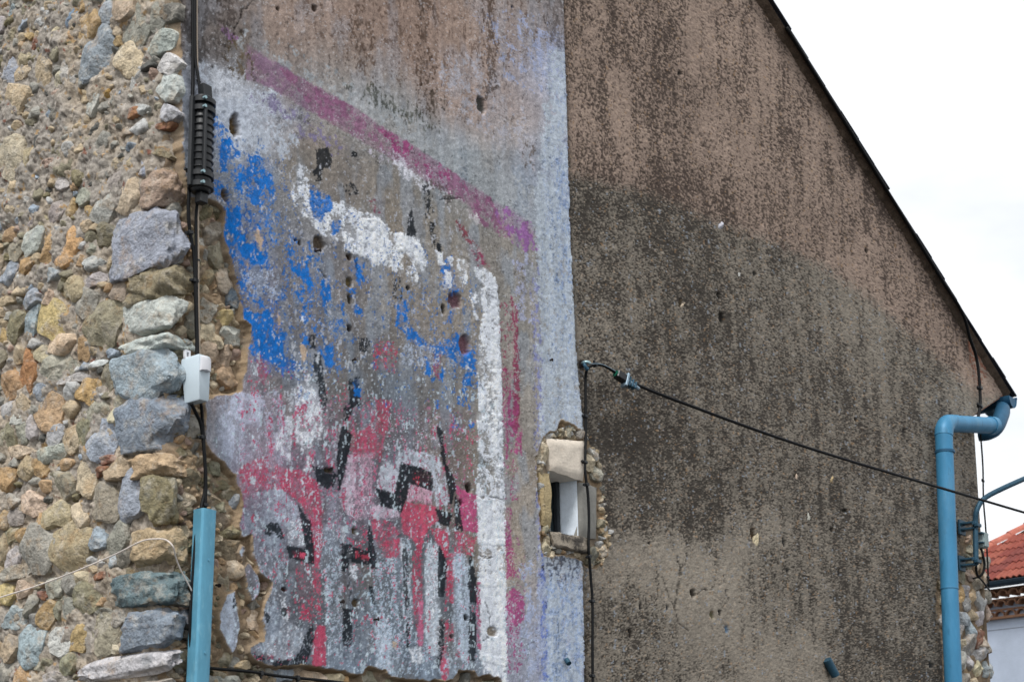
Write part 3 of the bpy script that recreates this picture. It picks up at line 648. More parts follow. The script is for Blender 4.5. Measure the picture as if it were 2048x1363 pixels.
# dark speckle thickened below the verge, partly in streaks
below = (verge_z(sv) - zv)
kk = np.clip(kk + 0.25 * np.exp(-np.clip(below, 0, 9) / 0.10) + 0.12 * (n_lng - 0.4) * np.exp(-np.clip(below, 0, 9) / 0.6), 0, 0.95)
on = np.clip((kk * 1.15 - 0.1 - spot) * 2.4 + 0.42, 0, 1)
dcol = lt * (1 - 0.86 * on[:, None]) + dkc * 0.86 * on[:, None]
bright = (n_spk > 0.984) & (upper < 0.5)
dcol[bright] = S(158, 164, 172) * 0.8
salt = (n_fin > .94) & (n_spk > .5)
dcol[salt] = dcol[salt] * .5 + S(186, 164, 142) * .5
och = (uniform(fbm(sv * 120, zv * 60, 2, 46)) > 0.985)
dcol[och] = dcol[och] * .5 + S(176, 142, 106) * .5
colr[dk] = dcol[dk]
edge = np.exp(-np.abs(PX - jx - 4) / 5) * dk  # shadow edge beside the joint, painted into the render colour
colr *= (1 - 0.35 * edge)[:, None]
hgt[dk] += -0.009 + (0.5 - on[dk]) * 0.0016
hgt += np.where(dk, (fbm(sv * 150, zv * 90, 3, 47) - 0.5) * 0.0034, 0)

# cracks
def crack(pts, w=1.1, dep=0.003, dark=0.65):
    p = np.array(pts, float)
    idx = np.nonzero((PX > p[:, 0].min() - 8) & (PX < p[:, 0].max() + 8) & (PY > p[:, 1].min() - 8) & (PY < p[:, 1].max() + 8))[0]
    d = np.full(len(idx), 1e9)
    x, y = PX[idx] + n_wob[idx] * 10, PY[idx] + n_wob[idx] * 8
    for (ax, ay), (bx, by) in zip(pts[:-1], pts[1:]):
        ex, ey = bx - ax, by - ay
        t = np.clip(((x - ax) * ex + (y - ay) * ey) / (ex * ex + ey * ey + 1e-9), 0, 1)
        d = np.minimum(d, np.hypot(x - ax - t * ex, y - ay - t * ey))
    m = np.clip(1.4 - d / w, 0, 1)
    hgt[idx] -= dep * m
    colr[idx] *= (1 - dark * m)[:, None]
for c in ([(505, 0), (498, 12), (484, 20), (480, 40), (470, 60), (466, 78)], [(1480, 20), (1472, 32), (1440, 28), (1430, 36)], [(1356, 1110), (1364, 1140), (1358, 1180), (1352, 1215), (1340, 1190), (1326, 1150)], [(1364, 1140), (1374, 1118), (1378, 1104)],
          [(1390, 1190), (1404, 1178), (1424, 1178), (1436, 1160)], [(1434, 1105), (1434, 1160)], [(1260, 1150), (1256, 1195)], [(1276, 1158), (1284, 1200)], [(1316, 1130), (1318, 1200)], [(1352, 1215), (1360, 1245), (1380, 1260)], [(1446, 1215), (1458, 1200), (1456, 1180)],
          [(690, 500), (705, 510), (715, 540)], [(640, 540), (650, 556)], [(976, 990), (1008, 1000)], [(960, 1110), (975, 1116), (984, 1112)], [(972, 1205), (978, 1230), (980, 1252)], [(966, 1280), (978, 1268)], [(1500, 470), (1506, 500)], [(700, 1145), (700, 1200)], [(880, 400), (920, 395)]):
    crack(c)

# pits and lost plugs
for (x, y, rx, ry, dep, c) in [(470, 252, 10, 26, .02, S(92, 76, 54)), (962, 210, 8, 17, .014, S(84, 82, 78)), (911, 600, 13, 15, .016, S(112, 84, 92)), (931, 690, 12, 19, .016, S(120, 88, 96)), (887, 618, 4, 11, .012, S(50, 46, 44)), (698, 515, 5, 7, .014, S(60, 46, 36)), (698, 566, 6, 11, .012, S(110, 96, 66)),
                            (698, 597, 4, 11, .01, S(66, 62, 54)), (698, 656, 5, 8, .012, S(50, 44, 40)), (938, 975, 6, 12, .014, S(52, 46, 40)), (921, 1003, 4, 7, .01, S(52, 40, 40)), (1510, 1070, 5, 18, .012, S(70, 58, 46)), (1364, 606, 4, 9, .008, S(84, 74, 60)), (1441, 590, 3, 7, .012, S(40, 38, 34)),
                            (1447, 634, 5, 12, .012, S(40, 38, 34)), (1388, 1184, 5, 10, .014, S(54, 48, 40)), (1284, 1212, 3, 7, .01, S(46, 46, 48)), (1337, 1213, 3, 7, .008, S(60, 64, 68)), (1265, 1265, 4, 11, .01, S(50, 44, 40)), (1428, 1230, 4, 9, .01, S(110, 104, 80)), (1443, 1224, 3, 6, .01, S(46, 46, 46)),
                            (1457, 1258, 4, 8, .006, S(92, 112, 132)), (1715, 838, 2.5, 5, .01, S(30, 30, 30)), (1812, 860, 3, 8, .01, S(50, 48, 46)), (1693, 1020, 7, 4, .01, S(44, 42, 36)), (1866, 1330, 5, 8, .012, S(60, 60, 60)), (1853, 1249, 2.5, 3, .008, S(40, 40, 40)), (985, 1262, 10, 10, .008, S(146, 136, 124)),
                            (932, 1235, 4, 7, .012, S(40, 36, 34)), (903, 1272, 3, 5, .01, S(40, 36, 34)), (568, 1178, 5, 5, .008, S(60, 44, 40)), (636, 488, 12, 17, .012, S(90, 78, 66)), (658, 940, 9, 6, .012, S(74, 64, 50)), (598, 485, 4, 7, .01, S(60, 54, 50)), (590, 480, 3, 4, .01, S(50, 46, 44)), (450, 390, 7, 14, .014, S(80, 66, 50)),
                            (816, 575, 3, 5, .01, S(30, 34, 40)), (629, 16, 5, 7, .01, S(76, 62, 54)), (556, 18, 4, 5, .008, S(84, 70, 60)), (1024, 14, 2, 3, .006, S(60, 80, 110)), (710, 1061, 5, 9, .012, S(96, 80, 58)), (712, 1205, 7, 8, .01, S(90, 78, 62)), (1302, 1085, 2, 3, .006, S(30, 30, 30)), (1595, 950, 2.5, 6, .008, S(90, 80, 60)),
                            (1512, 546, 3, 6, .008, S(60, 58, 54)), (1735, 500, 3, 6, .012, S(34, 32, 30)), (1362, 145, 4, 6, .008, S(40, 38, 36)), (1571, 1083, 3, 10, .01, S(52, 52, 52)), (1580, 1140, 3, 6, .008, S(44, 44, 44)), (1682, 1145, 3, 9, .008, S(56, 54, 52)), (1667, 1058, 3, 5, .008, S(50, 46, 40))]:
    idx = np.nonzero((abs(PX - x) < rx * 2) & (abs(PY - y) < ry * 2))[0]
    q = ((PX[idx] - x - (PY[idx] - y) * 0.15) / rx) ** 2 + ((PY[idx] - y) / ry) ** 2 + n_wob[idx] * 1.6
    m = np.clip(1.6 - 1.3 * q, 0, 1)
    hgt[idx] -= dep * m
    colr[idx] = colr[idx] * (1 - m[:, None]) + c * m[:, None] * (0.7 + 0.6 * n_fin[idx])[:, None]

# places where the render has fallen off: bare rubble, set back
RUB = [[(300, 396), (405, 398), (432, 406), (446, 424), (445, 470), (455, 512), (472, 560), (478, 600), (484, 640), (500, 652), (496, 690), (488, 735), (482, 778), (455, 788), (430, 788), (410, 800), (406, 880), (420, 905), (445, 925), (468, 952), (480, 990), (483, 1020), (476, 1052), (484, 1076), (502, 1071), (504, 1111), (521, 1147), (540, 1166), (540, 1182), (528, 1200),
        (525, 1240), (527, 1280), (497, 1289), (495, 1305), (511, 1322), (554, 1336), (600, 1332), (690, 1342), (700, 1350), (725, 1348), (737, 1335), (750, 1338), (769, 1340), (780, 1354), (804, 1358), (860, 1362), (906, 1360), (918, 1342), (939, 1340), (953, 1354), (978, 1352), (997, 1358), (1004, 1372), (1080, 1400), (1080, 1460), (300, 1460)],
       [(300, -80), (357, -80), (358, 100), (361, 230), (366, 300), (368, 340), (378, 400), (300, 410)],
       [(1083, 880), (1095, 866), (1114, 862), (1120, 844), (1135, 848), (1150, 855), (1166, 862), (1181, 895), (1192, 915), (1201, 950), (1204, 1000), (1216, 1060), (1219, 1085), (1211, 1110), (1196, 1132), (1180, 1132), (1165, 1116), (1130, 1106), (1088, 1112), (1084, 1060), (1081, 1000), (1077, 960), (1074, 920)],
       [(1929, 1062), (1945, 1057), (2000, 1056), (2000, 1460), (1893, 1460), (1894, 1290), (1880, 1222), (1878, 1172), (1886, 1140), (1915, 1130), (1926, 1110), (1925, 1083)]]
ISL = [[(485, 1080), (495, 1099), (483, 1123), (473, 1104)], [(483, 1135), (497, 1123), (521, 1147), (525, 1173), (521, 1192), (504, 1206), (495, 1182)],
       [(452, 1187), (472, 1177), (478, 1213), (482, 1260), (474, 1301), (464, 1313), (454, 1291), (439, 1258), (437, 1225)], [(505, 1290), (540, 1290), (545, 1330), (512, 1322), (497, 1304)]]
rub = np.zeros(len(PX)); rubc = np.zeros(len(PX))
for p in RUB:
    i, m = region(p, 2.2, 4.0); rub[i] = np.maximum(rub[i], m)
    i, m = region(p, 0.8, 4.0, 3.4); rubc[i] = np.maximum(rubc[i], m)
for p in ISL:
    i, m = region(p, 2.2, 3.0); rub[i] = np.minimum(rub[i], 1 - m)
    i, m = region(p, 0.8, 3.0, -3.4); rubc[i] = np.minimum(rubc[i], 1 - m)
mcol = S(150, 130, 106)[None] * (0.42 + 0.95 * fbm(sv * 30, zv * 30, 4, 60))[:, None] * (0.85 + 0.3 * n_fin)[:, None]
gry = np.clip((fbm(sv * 12, zv * 12, 3, 61) - 0.45) * 5, 0, 1)[:, None]
mcol = mcol * (1 - 0.4 * gry) + S(128, 124, 118)[None] * 0.4 * gry
colr = colr * (1 - rubc[:, None]) + mcol * rubc[:, None]
lip = rubc * (1 - rub)
colr = colr * (1 - 0.5 * lip[:, None]) + S(168, 146, 118)[None] * 0.5 * lip[:, None]
small = (PX > 1060) & (PX < 1230)
recess = np.where(small, 0.018, np.where(PX > 1800, 0.03, 0.027))
rough = (fbm(sv * 22, zv * 22, 4, 62) - 0.5) * 0.045 + (fbm(sv * 90, zv * 90, 3, 63) - 0.5) * 0.008
hgt = np.where(PX < 1020, hgt - 0.0006 * (n_fin - .5) * pnt, hgt)
hgt = hgt * (1 - 0.6 * rub) + rub * (-recess - 0.03 * np.exp(-sv / 0.03)) + np.where(rub > .02, np.maximum(rub, .7), 0) * rough * np.where(small, .45, np.where(PX > 1800, .6, 1))

ids = np.full(len(PX), -1, np.int64)
keep = ok & ~hole
grid = np.arange(nR * nC).reshape(nR, nC)
q = np.stack([grid[:-1, :-1], grid[:-1, 1:], grid[1:, 1:], grid[1:, :-1]], -1).reshape(-1, 4)
q = q[keep[q].all(1)]
used = np.unique(q)
ids[used] = np.arange(len(used))
q = ids[q]
gw_me = bpy.data.meshes.new('gable_wall')
gw_me.vertices.add(len(used)); gw_me.loops.add(q.size); gw_me.polygons.add(len(q))
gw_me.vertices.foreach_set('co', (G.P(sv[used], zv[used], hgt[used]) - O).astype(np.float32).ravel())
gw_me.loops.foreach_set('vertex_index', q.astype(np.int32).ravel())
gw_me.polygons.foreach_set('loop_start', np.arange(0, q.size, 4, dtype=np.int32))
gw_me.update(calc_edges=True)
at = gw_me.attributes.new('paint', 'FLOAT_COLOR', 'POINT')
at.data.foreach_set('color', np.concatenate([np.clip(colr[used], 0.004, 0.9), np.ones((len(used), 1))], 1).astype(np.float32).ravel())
gw_me.shade_smooth()
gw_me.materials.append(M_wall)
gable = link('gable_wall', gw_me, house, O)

# ---- solid body of the house behind the relief
BK = -6.0
zt0 = float(verge_z(0.0))
def quad(*p): return [np.asarray(x, float) for x in p], [tuple(range(len(p)))]
d0 = -0.075
GA = lambda s, z, d=d0: G.P(np.array(s), np.array(z), np.array(d))
w0, w1, b0, b1 = WS[0] - .004, WS[1] + .004, WZ[0] - .004, WZ[1] + .004
zcut = 1.9
parts = [quad(GA(0.08, 0), GA(w0, 0), GA(w0, verge_z(w0) - .03), GA(.08, verge_z(.08) - .03)),
         quad(GA(w1, 0), GA(S_END, 0), GA(S_END, verge_z(S_END) - .03), GA(w1, verge_z(w1) - .03)),
         quad(GA(w0, 0), GA(w1, 0), GA(w1, b0), GA(w0, b0)), quad(GA(w0, b1), GA(w1, b1), GA(w1, verge_z(w1) - .03), GA(w0, verge_z(w0) - .03)),
         quad(GA(S_END, 0, 0.0), GA(S_END, 0, BK), GA(S_END, verge_z(S_END) - .03, BK), GA(S_END, verge_z(S_END) - .03, -0.01)),
         quad(GA(0.08, 0, BK), GA(S_END, 0, BK), GA(S_END, verge_z(S_END) - .03, BK), GA(.08, zt0 - .05, BK)),
         quad(GA(0.08, 0), GA(0.08, 0, BK), GA(.08, zt0 - .05, BK), GA(.08, zt0 - .05)),
         quad(GA(0.06, 0, -.02), GA(S_END, 0, -.02), GA(S_END, zcut, -.02), GA(0.06, zcut, -.02))]
mesh('wall_core', *merge(*parts), M_core, house, O, smooth=False)

# ---- rubble wall on the left: mortar relief
t_cols = np.concatenate([np.arange(0.034, 1.12, 0.0045), np.arange(1.12, 2.6, 0.011)])
z2 = np.arange(1.78, 4.30, 0.0042)
TT, Z2 = np.meshgrid(t_cols, z2)
tv, yv = TT.ravel(), Z2.ravel()
LX, LY = project(L.P(tv, yv, np.zeros_like(tv)))
lh = np.interp(LY + 60 * (fbm(tv * 5, yv * 5, 3, 79) - .5), [260, 600], [0.004, -0.0015]) + (fbm(tv * 11, yv * 11, 4, 70) - 0.5) * 0.038 + (fbm(tv * 45, yv * 45, 4, 71) - 0.5) * 0.020 + (fbm(tv * 150, yv * 150, 2, 72) - 0.5) * 0.008 - 0.03 * np.exp(-(tv - .034) / 0.03)
lm = S(172, 159, 142)[None] * (0.62 + 0.72 * fbm(tv * 30, yv * 30, 4, 73))[:, None]
g2 = np.clip((fbm(tv * 8, yv * 8, 3, 74) - 0.42) * 4 + np.interp(LY, [330, 560], [0.4, 0]), 0, 1)[:, None]
lm = lm * (1 - 0.5 * g2) + S(148, 147, 146)[None] * (0.7 + 0.6 * fbm(tv * 60, yv * 60, 3, 75))[:, None] * 0.5 * g2
nn = uniform(fbm(tv * 70, yv * 70, 3, 76))
nn2 = np.clip((nn - 0.86) * 9, 0, 1)[:, None] * .6; lm = lm * (1 - nn2) + S(190, 182, 172)[None] * nn2
nn3 = np.clip((0.14 - nn) * 9, 0, 1)[:, None] * .7; lm = lm * (1 - nn3) + S(76, 66, 58)[None] * nn3
lm *= (0.8 + 0.4 * vnoise(tv * 240, yv * 240, 78))[:, None]
rs = uniform(fbm(tv * 36, yv * 36, 3, 77))
lm = np.where((rs > 0.988)[:, None], S(134, 96, 82)[None], lm)
lm = np.where(((rs < 0.03))[:, None], S(170, 142, 106)[None], lm)
r2, c2 = TT.shape
g = np.arange(r2 * c2).reshape(r2, c2)
q = np.stack([g[:-1, :-1], g[1:, :-1], g[1:, 1:], g[:-1, 1:]], -1).reshape(-1, 4)
sw_me = bpy.data.meshes.new('stone_wall')
sw_me.vertices.add(r2 * c2); sw_me.loops.add(q.size); sw_me.polygons.add(len(q))
sw_me.vertices.foreach_set('co', (L.P(tv, yv, lh) - O).astype(np.float32).ravel())
sw_me.loops.foreach_set('vertex_index', q.astype(np.int32).ravel())
sw_me.polygons.foreach_set('loop_start', np.arange(0, q.size, 4, dtype=np.int32))
sw_me.update(calc_edges=True)
at = sw_me.attributes.new('paint', 'FLOAT_COLOR', 'POINT')
at.data.foreach_set('color', np.concatenate([np.clip(lm, .004, .9), np.ones((len(lm), 1))], 1).astype(np.float32).ravel())
sw_me.shade_smooth(); sw_me.materials.append(M_mortar)
stone_wall = link('stone_wall', sw_me, house, O)
LA = lambda t, z, d=-.05: L.P(np.array(t), np.array(z), np.array(d))
mesh('wall_backing', *merge(quad(LA(.05, 0), LA(6, 0), LA(6, zt0 - .06), LA(.05, zt0 - .06)), quad(LA(2.59, 0, 0), LA(6, 0, 0), LA(6, zt0 - .06, 0), LA(2.59, zt0 - .06, 0)),
     quad(LA(.03, 0, -.01), LA(2.59, 0, -.01), LA(2.59, 1.79, -.01), LA(.03, 1.79, -.01)), quad(LA(.03, 4.29, -.01), LA(2.59, 4.29, -.01), LA(2.59, zt0 - .06, -.01), LA(.03, zt0 - .06, -.01))), M_core, house, O, smooth=False)

# ---- stones
PAL = {'b': (160, 172, 184), 'B': (132, 158, 186), 'g': (160, 158, 150), 'p': (190, 190, 188), 'w': (204, 206, 210), 't': (190, 172, 144), 'c': (216, 200, 172), 'o': (186, 154, 110), 'O': (204, 166, 116), 'r': (142, 88, 68), 'R': (176, 126, 74),
       'y': (204, 160, 80), 'Y': (204, 178, 128), 'k': (148, 142, 122), 'G': (132, 124, 98), 'd': (104, 104, 100), 'P': (176, 152, 138), 'D': (88, 112, 128), 'L': (196, 196, 204), 'C': (194, 164, 130), 'S': (128, 146, 160)}
class N3:
    def __init__(s, seed):
        r = np.random.default_rng(seed)
        s.k = r.normal(size=(10, 3)) * np.array([1, 1.4, 2, 2.5, 3.2, 4, 5, 6, 7.5, 9])[:, None]
        s.p = r.uniform(0, 6.28, 10); s.a = 1 / np.array([1, 1.4, 2, 2.5, 3.2, 4, 5, 6, 7.5, 9])
    def __call__(s, P): return (np.sin(P @ s.k.T + s.p) * s.a).sum(-1) / 2.2

def stone_mesh(plane, cx, cy, w, h, tilt, prot, seed, d0=0.0, na=30, angular=0.5):
    """a lump of stone bedded in a wall: irregular outline on the wall plane, domed and faceted towards the viewer"""
    r = np.random.default_rng(seed)
    th = np.linspace(0, 2 * math.pi, na, endpoint=False)
    e = r.uniform(2.1, 3.2)
    rad = 1 / (np.abs(np.cos(th)) ** e + np.abs(np.sin(th)) ** e) ** (1 / e)
    w, h = w * 1.22, h * 1.22
    for k in range(2, 8): rad = rad * (1 + r.normal() * 0.11 / (k / 2) * np.cos(k * th + r.uniform(0, 6.28)))
    for _ in range(r.integers(2, 5)):                       # broken straight edges
        a0, dd = r.uniform(0, 6.28), r.uniform(0.72, 0.97)
        c = np.cos(th - a0)
        lim = np.where(c > 0.05, dd / np.maximum(c, 0.05), 9)
        rad = rad * (1 - angular) + np.minimum(rad, lim) * angular
    a = math.radians(tilt)
    ex, ey = rad * np.cos(th) * w / 2, rad * np.sin(th) * h / 2
    ox = cx + ex * math.cos(a) + ey * math.sin(a)
    oy = cy + ex * math.sin(a) - ey * math.cos(a)
    s1, z1 = plane.uz(ox, oy, d0); s0, z0 = plane.uz(np.array(cx), np.array(cy), d0)
    size = 0.5 * (np.ptp(s1) + np.ptp(z1))
    facets = [(r.uniform(-1.3, 1.3), r.uniform(-1.3, 1.3), r.uniform(.55, 1.05)) for _ in range(r.integers(3, 7))]
    V = []
    nz = N3(seed + 5)
    rings = [1.0, 0.97, 0.88, 0.72, 0.5, 0.26]
    for t in rings + [0.0]:
        n = na if t > 0 else 1
        ds = (s1 - s0) * t if t > 0 else np.zeros(1); dz = (z1 - z0) * t if t > 0 else np.zeros(1)
        prof = 1 - t ** 8
        hh = np.full(n, prof)
        for fa, fb, fc in facets: hh = np.minimum(hh, fc + (fa * ds + fb * dz) / size * 1.4)
        nv = nz(np.stack([ds, dz, hh * 0.3 * size], 1) / size * 3.0)
        hh = d0 + prot * hh + nv * size * 0.075 * (1.2 - t * .6) - (0.022 if t == 1.0 else 0)
        V.append(plane.P(s0 + ds * (1 + 0.10 * nv), z0 + dz * (1 + 0.10 * nv), hh))
    V.append(plane.P(np.array([s0]), np.array([z0]), np.array([d0 - 0.04])))
    V = np.concatenate(V)
    F = []
    for i in range(len(rings) - 1):
        for k in range(na): F.append((i * na + k, i * na + (k + 1) % na, (i + 1) * na + (k + 1) % na, (i + 1) * na + k))
    c, bk = len(rings) * na, len(rings) * na + 1
    for k in range(na):
        F.append(((len(rings) - 1) * na + k, (len(rings) - 1) * na + (k + 1) % na, c)); F.append(((k + 1) % na, k, bk))
    if np.dot(plane.n, np.cross(V[1] - V[0], V[na] - V[0])) < 0: F = [f[::-1] for f in F]
    return V, F

def tint(o, c, v=0.12):
    base = S(*PAL[c]) if isinstance(c, str) else S(*c)
    base = base * 0.80 + S(168, 158, 142) * 0.20
    k = 1 + rnd.uniform(-v, v)
    o.color = (*[float(x * k * (1 + rnd.uniform(-.05, .05))) for x in base], 1)

def stone(parent, plane, cx, cy, w, h, tilt, c, prot=None, d0=0.0, name='stone', seed=None, angular=None):
    sc = (w + h) / 2
    seed = seed if seed is not None else rnd.randrange(1 << 20)
    V, F = stone_mesh(plane, cx, cy, w, h, tilt, prot or (0.011 + 0.00020 * sc * rnd.uniform(.5, 1.5)), seed, d0, angular=angular if angular is not None else rnd.uniform(.75, 1.0))
    o = mesh(name, V, F, M_stone, parent, sharp=30)
    tint(o, c)
    return o

LEFT = [(3, 48, 14, 38, 5, 'p'), (51, 46, 13, 38, 30, 'b'), (25, 22, 13, 24, 10, 'b'), (73, 30, 8, 32, 5, 'g'), (23, 70, 11, 30, 25, 't'), (61, 73, 15, 15, 0, 'o'), (70, 90, 15, 28, 35, 'r'), (112, 60, 23, 60, 20, 'c'), (145, 35, 16, 40, 30, 'B'), (165, 17, 13, 20, 25, 'o'), (180, 52, 44, 52, 15, 'o'),
        (50, 115, 21, 30, 30, 't'), (18, 142, 30, 46, 20, 'b'), (48, 147, 20, 46, 40, 't'), (90, 140, 29, 54, 12, 't'), (140, 142, 26, 56, 8, 'p'), (118, 160, 13, 38, 25, 'c'), (32, 198, 40, 64, 20, 't'), (200, 106, 54, 104, 25, 'b'), (190, 200, 23, 64, 22, 'p'), (216, 192, 9, 21, 5, 'y'), (213, 27, 23, 44, 20, 'b'),
        (247, 15, 38, 46, 25, 't'), (283, 48, 50, 94, 24, 'g'), (320, 32, 32, 74, 30, 'g'), (342, 25, 28, 40, 10, 'd'), (262, 125, 46, 62, 40, 'c'), (270, 160, 19, 42, 25, 'p'), (232, 62, 17, 22, 0, 't'), (235, 83, 15, 18, 0, 'o'), (282, 217, 26, 20, 20, 'p'), (326, 84, 36, 58, 58, 'w'), (336, 127, 36, 44, 20, 'w'),
        (337, 180, 32, 52, 10, 'w'), (338, 229, 28, 32, 0, 'w'), (330, 252, 14, 28, 70, 'r'), (24, 316, 44, 86, 14, 'c'), (54, 315, 17, 42, 10, 't'), (236, 360, 34, 40, 15, 'g'), (294, 336, 33, 38, 20, 'b'), (270, 326, 18, 30, 55, 't'), (233, 330, 17, 28, 55, 't'), (258, 396, 46, 62, 25, 'c'), (209, 411, 38, 68, 20, 'p'),
        (168, 396, 25, 32, 0, 'g'), (143, 416, 17, 36, 5, 'o'), (178, 421, 18, 16, 0, 'o'), (115, 425, 23, 44, 15, 'g'), (88, 442, 24, 32, 20, 't'), (125, 370, 15, 28, 20, 'p'), (200, 358, 21, 22, 0, 'g'), (64, 446, 17, 22, 0, 'g'), (268, 226, 18, 44, 62, 'r'), (255, 265, 16, 30, 60, 'P'), (300, 285, 36, 30, 20, 'd'), (318, 305, 40, 16, 20, 'G'),
        (140, 497, 38, 74, 12, 'O'), (100, 505, 26, 58, 8, 'o'), (52, 532, 26, 31, 10, 'o'), (215, 472, 30, 42, 10, 'G'), (184, 500, 20, 24, 20, 'g'), (190, 528, 22, 38, 60, 'p'), (188, 560, 23, 44, 66, 'p'), (172, 452, 19, 22, 0, 't'), (150, 576, 34, 44, 30, 't'), (20, 548, 24, 52, 25, 'b'), (105, 550, 22, 42, 66, 'b'),
        (258, 560, 24, 36, 15, 'o'), (240, 580, 34, 42, 25, 'P'), (63, 600, 22, 40, 45, 'b'), (95, 595, 27, 30, 20, 't'), (172, 607, 52, 52, 15, 'g'), (108, 640, 62, 68, 20, 'Y'), (213, 640, 58, 92, 22, 'k'), (174, 690, 22, 62, 15, 'o'), (128, 686, 34, 56, 72, 'c'), (34, 650, 32, 60, 20, 'G'), (62, 645, 19, 72, 18, 'b'), (5, 680, 19, 52, 0, 'o'),
        (116, 732, 56, 66, 40, 'g'), (84, 706, 22, 36, 15, 't'), (60, 746, 27, 72, 8, 'R'), (38, 712, 20, 34, 10, 't'), (22, 770, 35, 50, 5, 'o'), (196, 730, 13, 30, 70, 'w'), (178, 780, 37, 52, 20, 'O'), (217, 756, 28, 54, 20, 'k'), (146, 758, 17, 46, 80, 'p'), (82, 783, 25, 30, 10, 'b'), (47, 805, 32, 34, 25, 't'), (14, 822, 27, 36, 15, 'p'),
        (102, 826, 46, 66, 8, 'C'), (40, 838, 24, 34, 62, 'p'), (195, 822, 30, 42, 60, 'g'), (230, 828, 20, 30, 25, 'c'), (242, 800, 22, 30, 45, 'c'), (18, 872, 28, 52, 5, 'k'), (44, 866, 22, 42, 5, 'g'), (66, 862, 21, 44, 5, 'p'), (110, 872, 26, 42, 20, 'p'), (146, 876, 34, 54, 15, 't'), (168, 858, 21, 60, 5, 'k'), (203, 880, 50, 82, 5, 'b'),
        (42, 902, 22, 52, 80, 'c'), (108, 908, 30, 50, 62, 'p'), (12, 960, 35, 50, 15, 'o'), (55, 936, 36, 42, 30, 't'), (88, 932, 34, 46, 66, 'o'), (130, 975, 36, 54, 15, 'k'), (172, 956, 34, 62, 4, 'c'), (213, 920, 15, 42, 76, 'r'), (204, 941, 15, 24, 60, 'r'), (238, 940, 38, 48, 40, 't'), (65, 1006, 46, 42, 15, 'c'), (24, 1004, 26, 32, 30, 'g'),
        (34, 1032, 29, 34, 0, 'g'), (122, 1030, 46, 52, 10, 't'), (162, 1030, 29, 54, 8, 'c'), (83, 1042, 24, 42, 10, 'o'), (8, 1040, 27, 38, 15, 'o'), (25, 1067, 24, 32, 10, 'k'), (52, 1070, 34, 32, 30, 'o'), (210, 1006, 62, 68, 18, 'k'), (80, 1102, 62, 88, 14, 'g'), (147, 1096, 68, 86, 18, 't'), (194, 1076, 30, 48, 10, 'b'), (236, 1080, 38, 60, 18, 'g'),
        (222, 1122, 21, 28, 15, 'b'), (246, 1116, 34, 38, 20, 'd'), (4, 1100, 19, 60, 5, 't'), (28, 1116, 28, 42, 15, 'p'), (28, 1146, 25, 54, 70, 'g'), (110, 1176, 32, 38, 20, 'g'), (141, 1168, 29, 36, 10, 'g'), (167, 1156, 21, 28, 10, 'c'), (200, 1151, 12, 38, 70, 'r'), (85, 1189, 13, 15, 0, 'r'), (10, 1186, 30, 42, 10, 'Y'), (44, 1178, 28, 34, 20, 't'),
        (175, 1196, 44, 56, 14, 'k'), (139, 1214, 29, 42, 5, 'g'), (95, 1228, 27, 54, 12, 'o'), (62, 1213, 19, 48, 28, 'g'), (72, 1240, 22, 26, 10, 'g'), (28, 1236, 44, 48, 30, 'b'), (117, 1214, 13, 42, 5, 'k'), (121, 1281, 46, 60, 20, 'w'), (158, 1276, 26, 56, 14, 'o'), (208, 1271, 52, 72, 4, 'k'), (238, 1234, 24, 34, 60, 'g'), (205, 1225, 18, 34, 70, 'g'),
        (65, 1291, 50, 68, 14, 'b'), (20, 1296, 36, 46, 10, 't'), (138, 1325, 29, 38, 20, 'k'), (90, 1330, 32, 30, 20, 'k'), (58, 1352, 44, 52, 15, 'o'), (18, 1348, 40, 42, 10, 'g'), (110, 1356, 26, 42, 66, 'p'), (232, 1298, 15, 17, 0, 'c'), (270, 990, 52, 90, 6, 'b'), (265, 1150, 26, 12, 60, 'k'), (195, 1350, 30, 50, 70, 'g')]
taken = []
for (x, y, w, h, t, c) in LEFT:
    stone(stone_wall, L, x, y, w, h, t, c)
    a = math.radians(t)
    for f in (-.33, 0, .33): taken.append((x + math.sin(a) * h * f, y - math.cos(a) * h * f, 0.5 * w * 1.02))

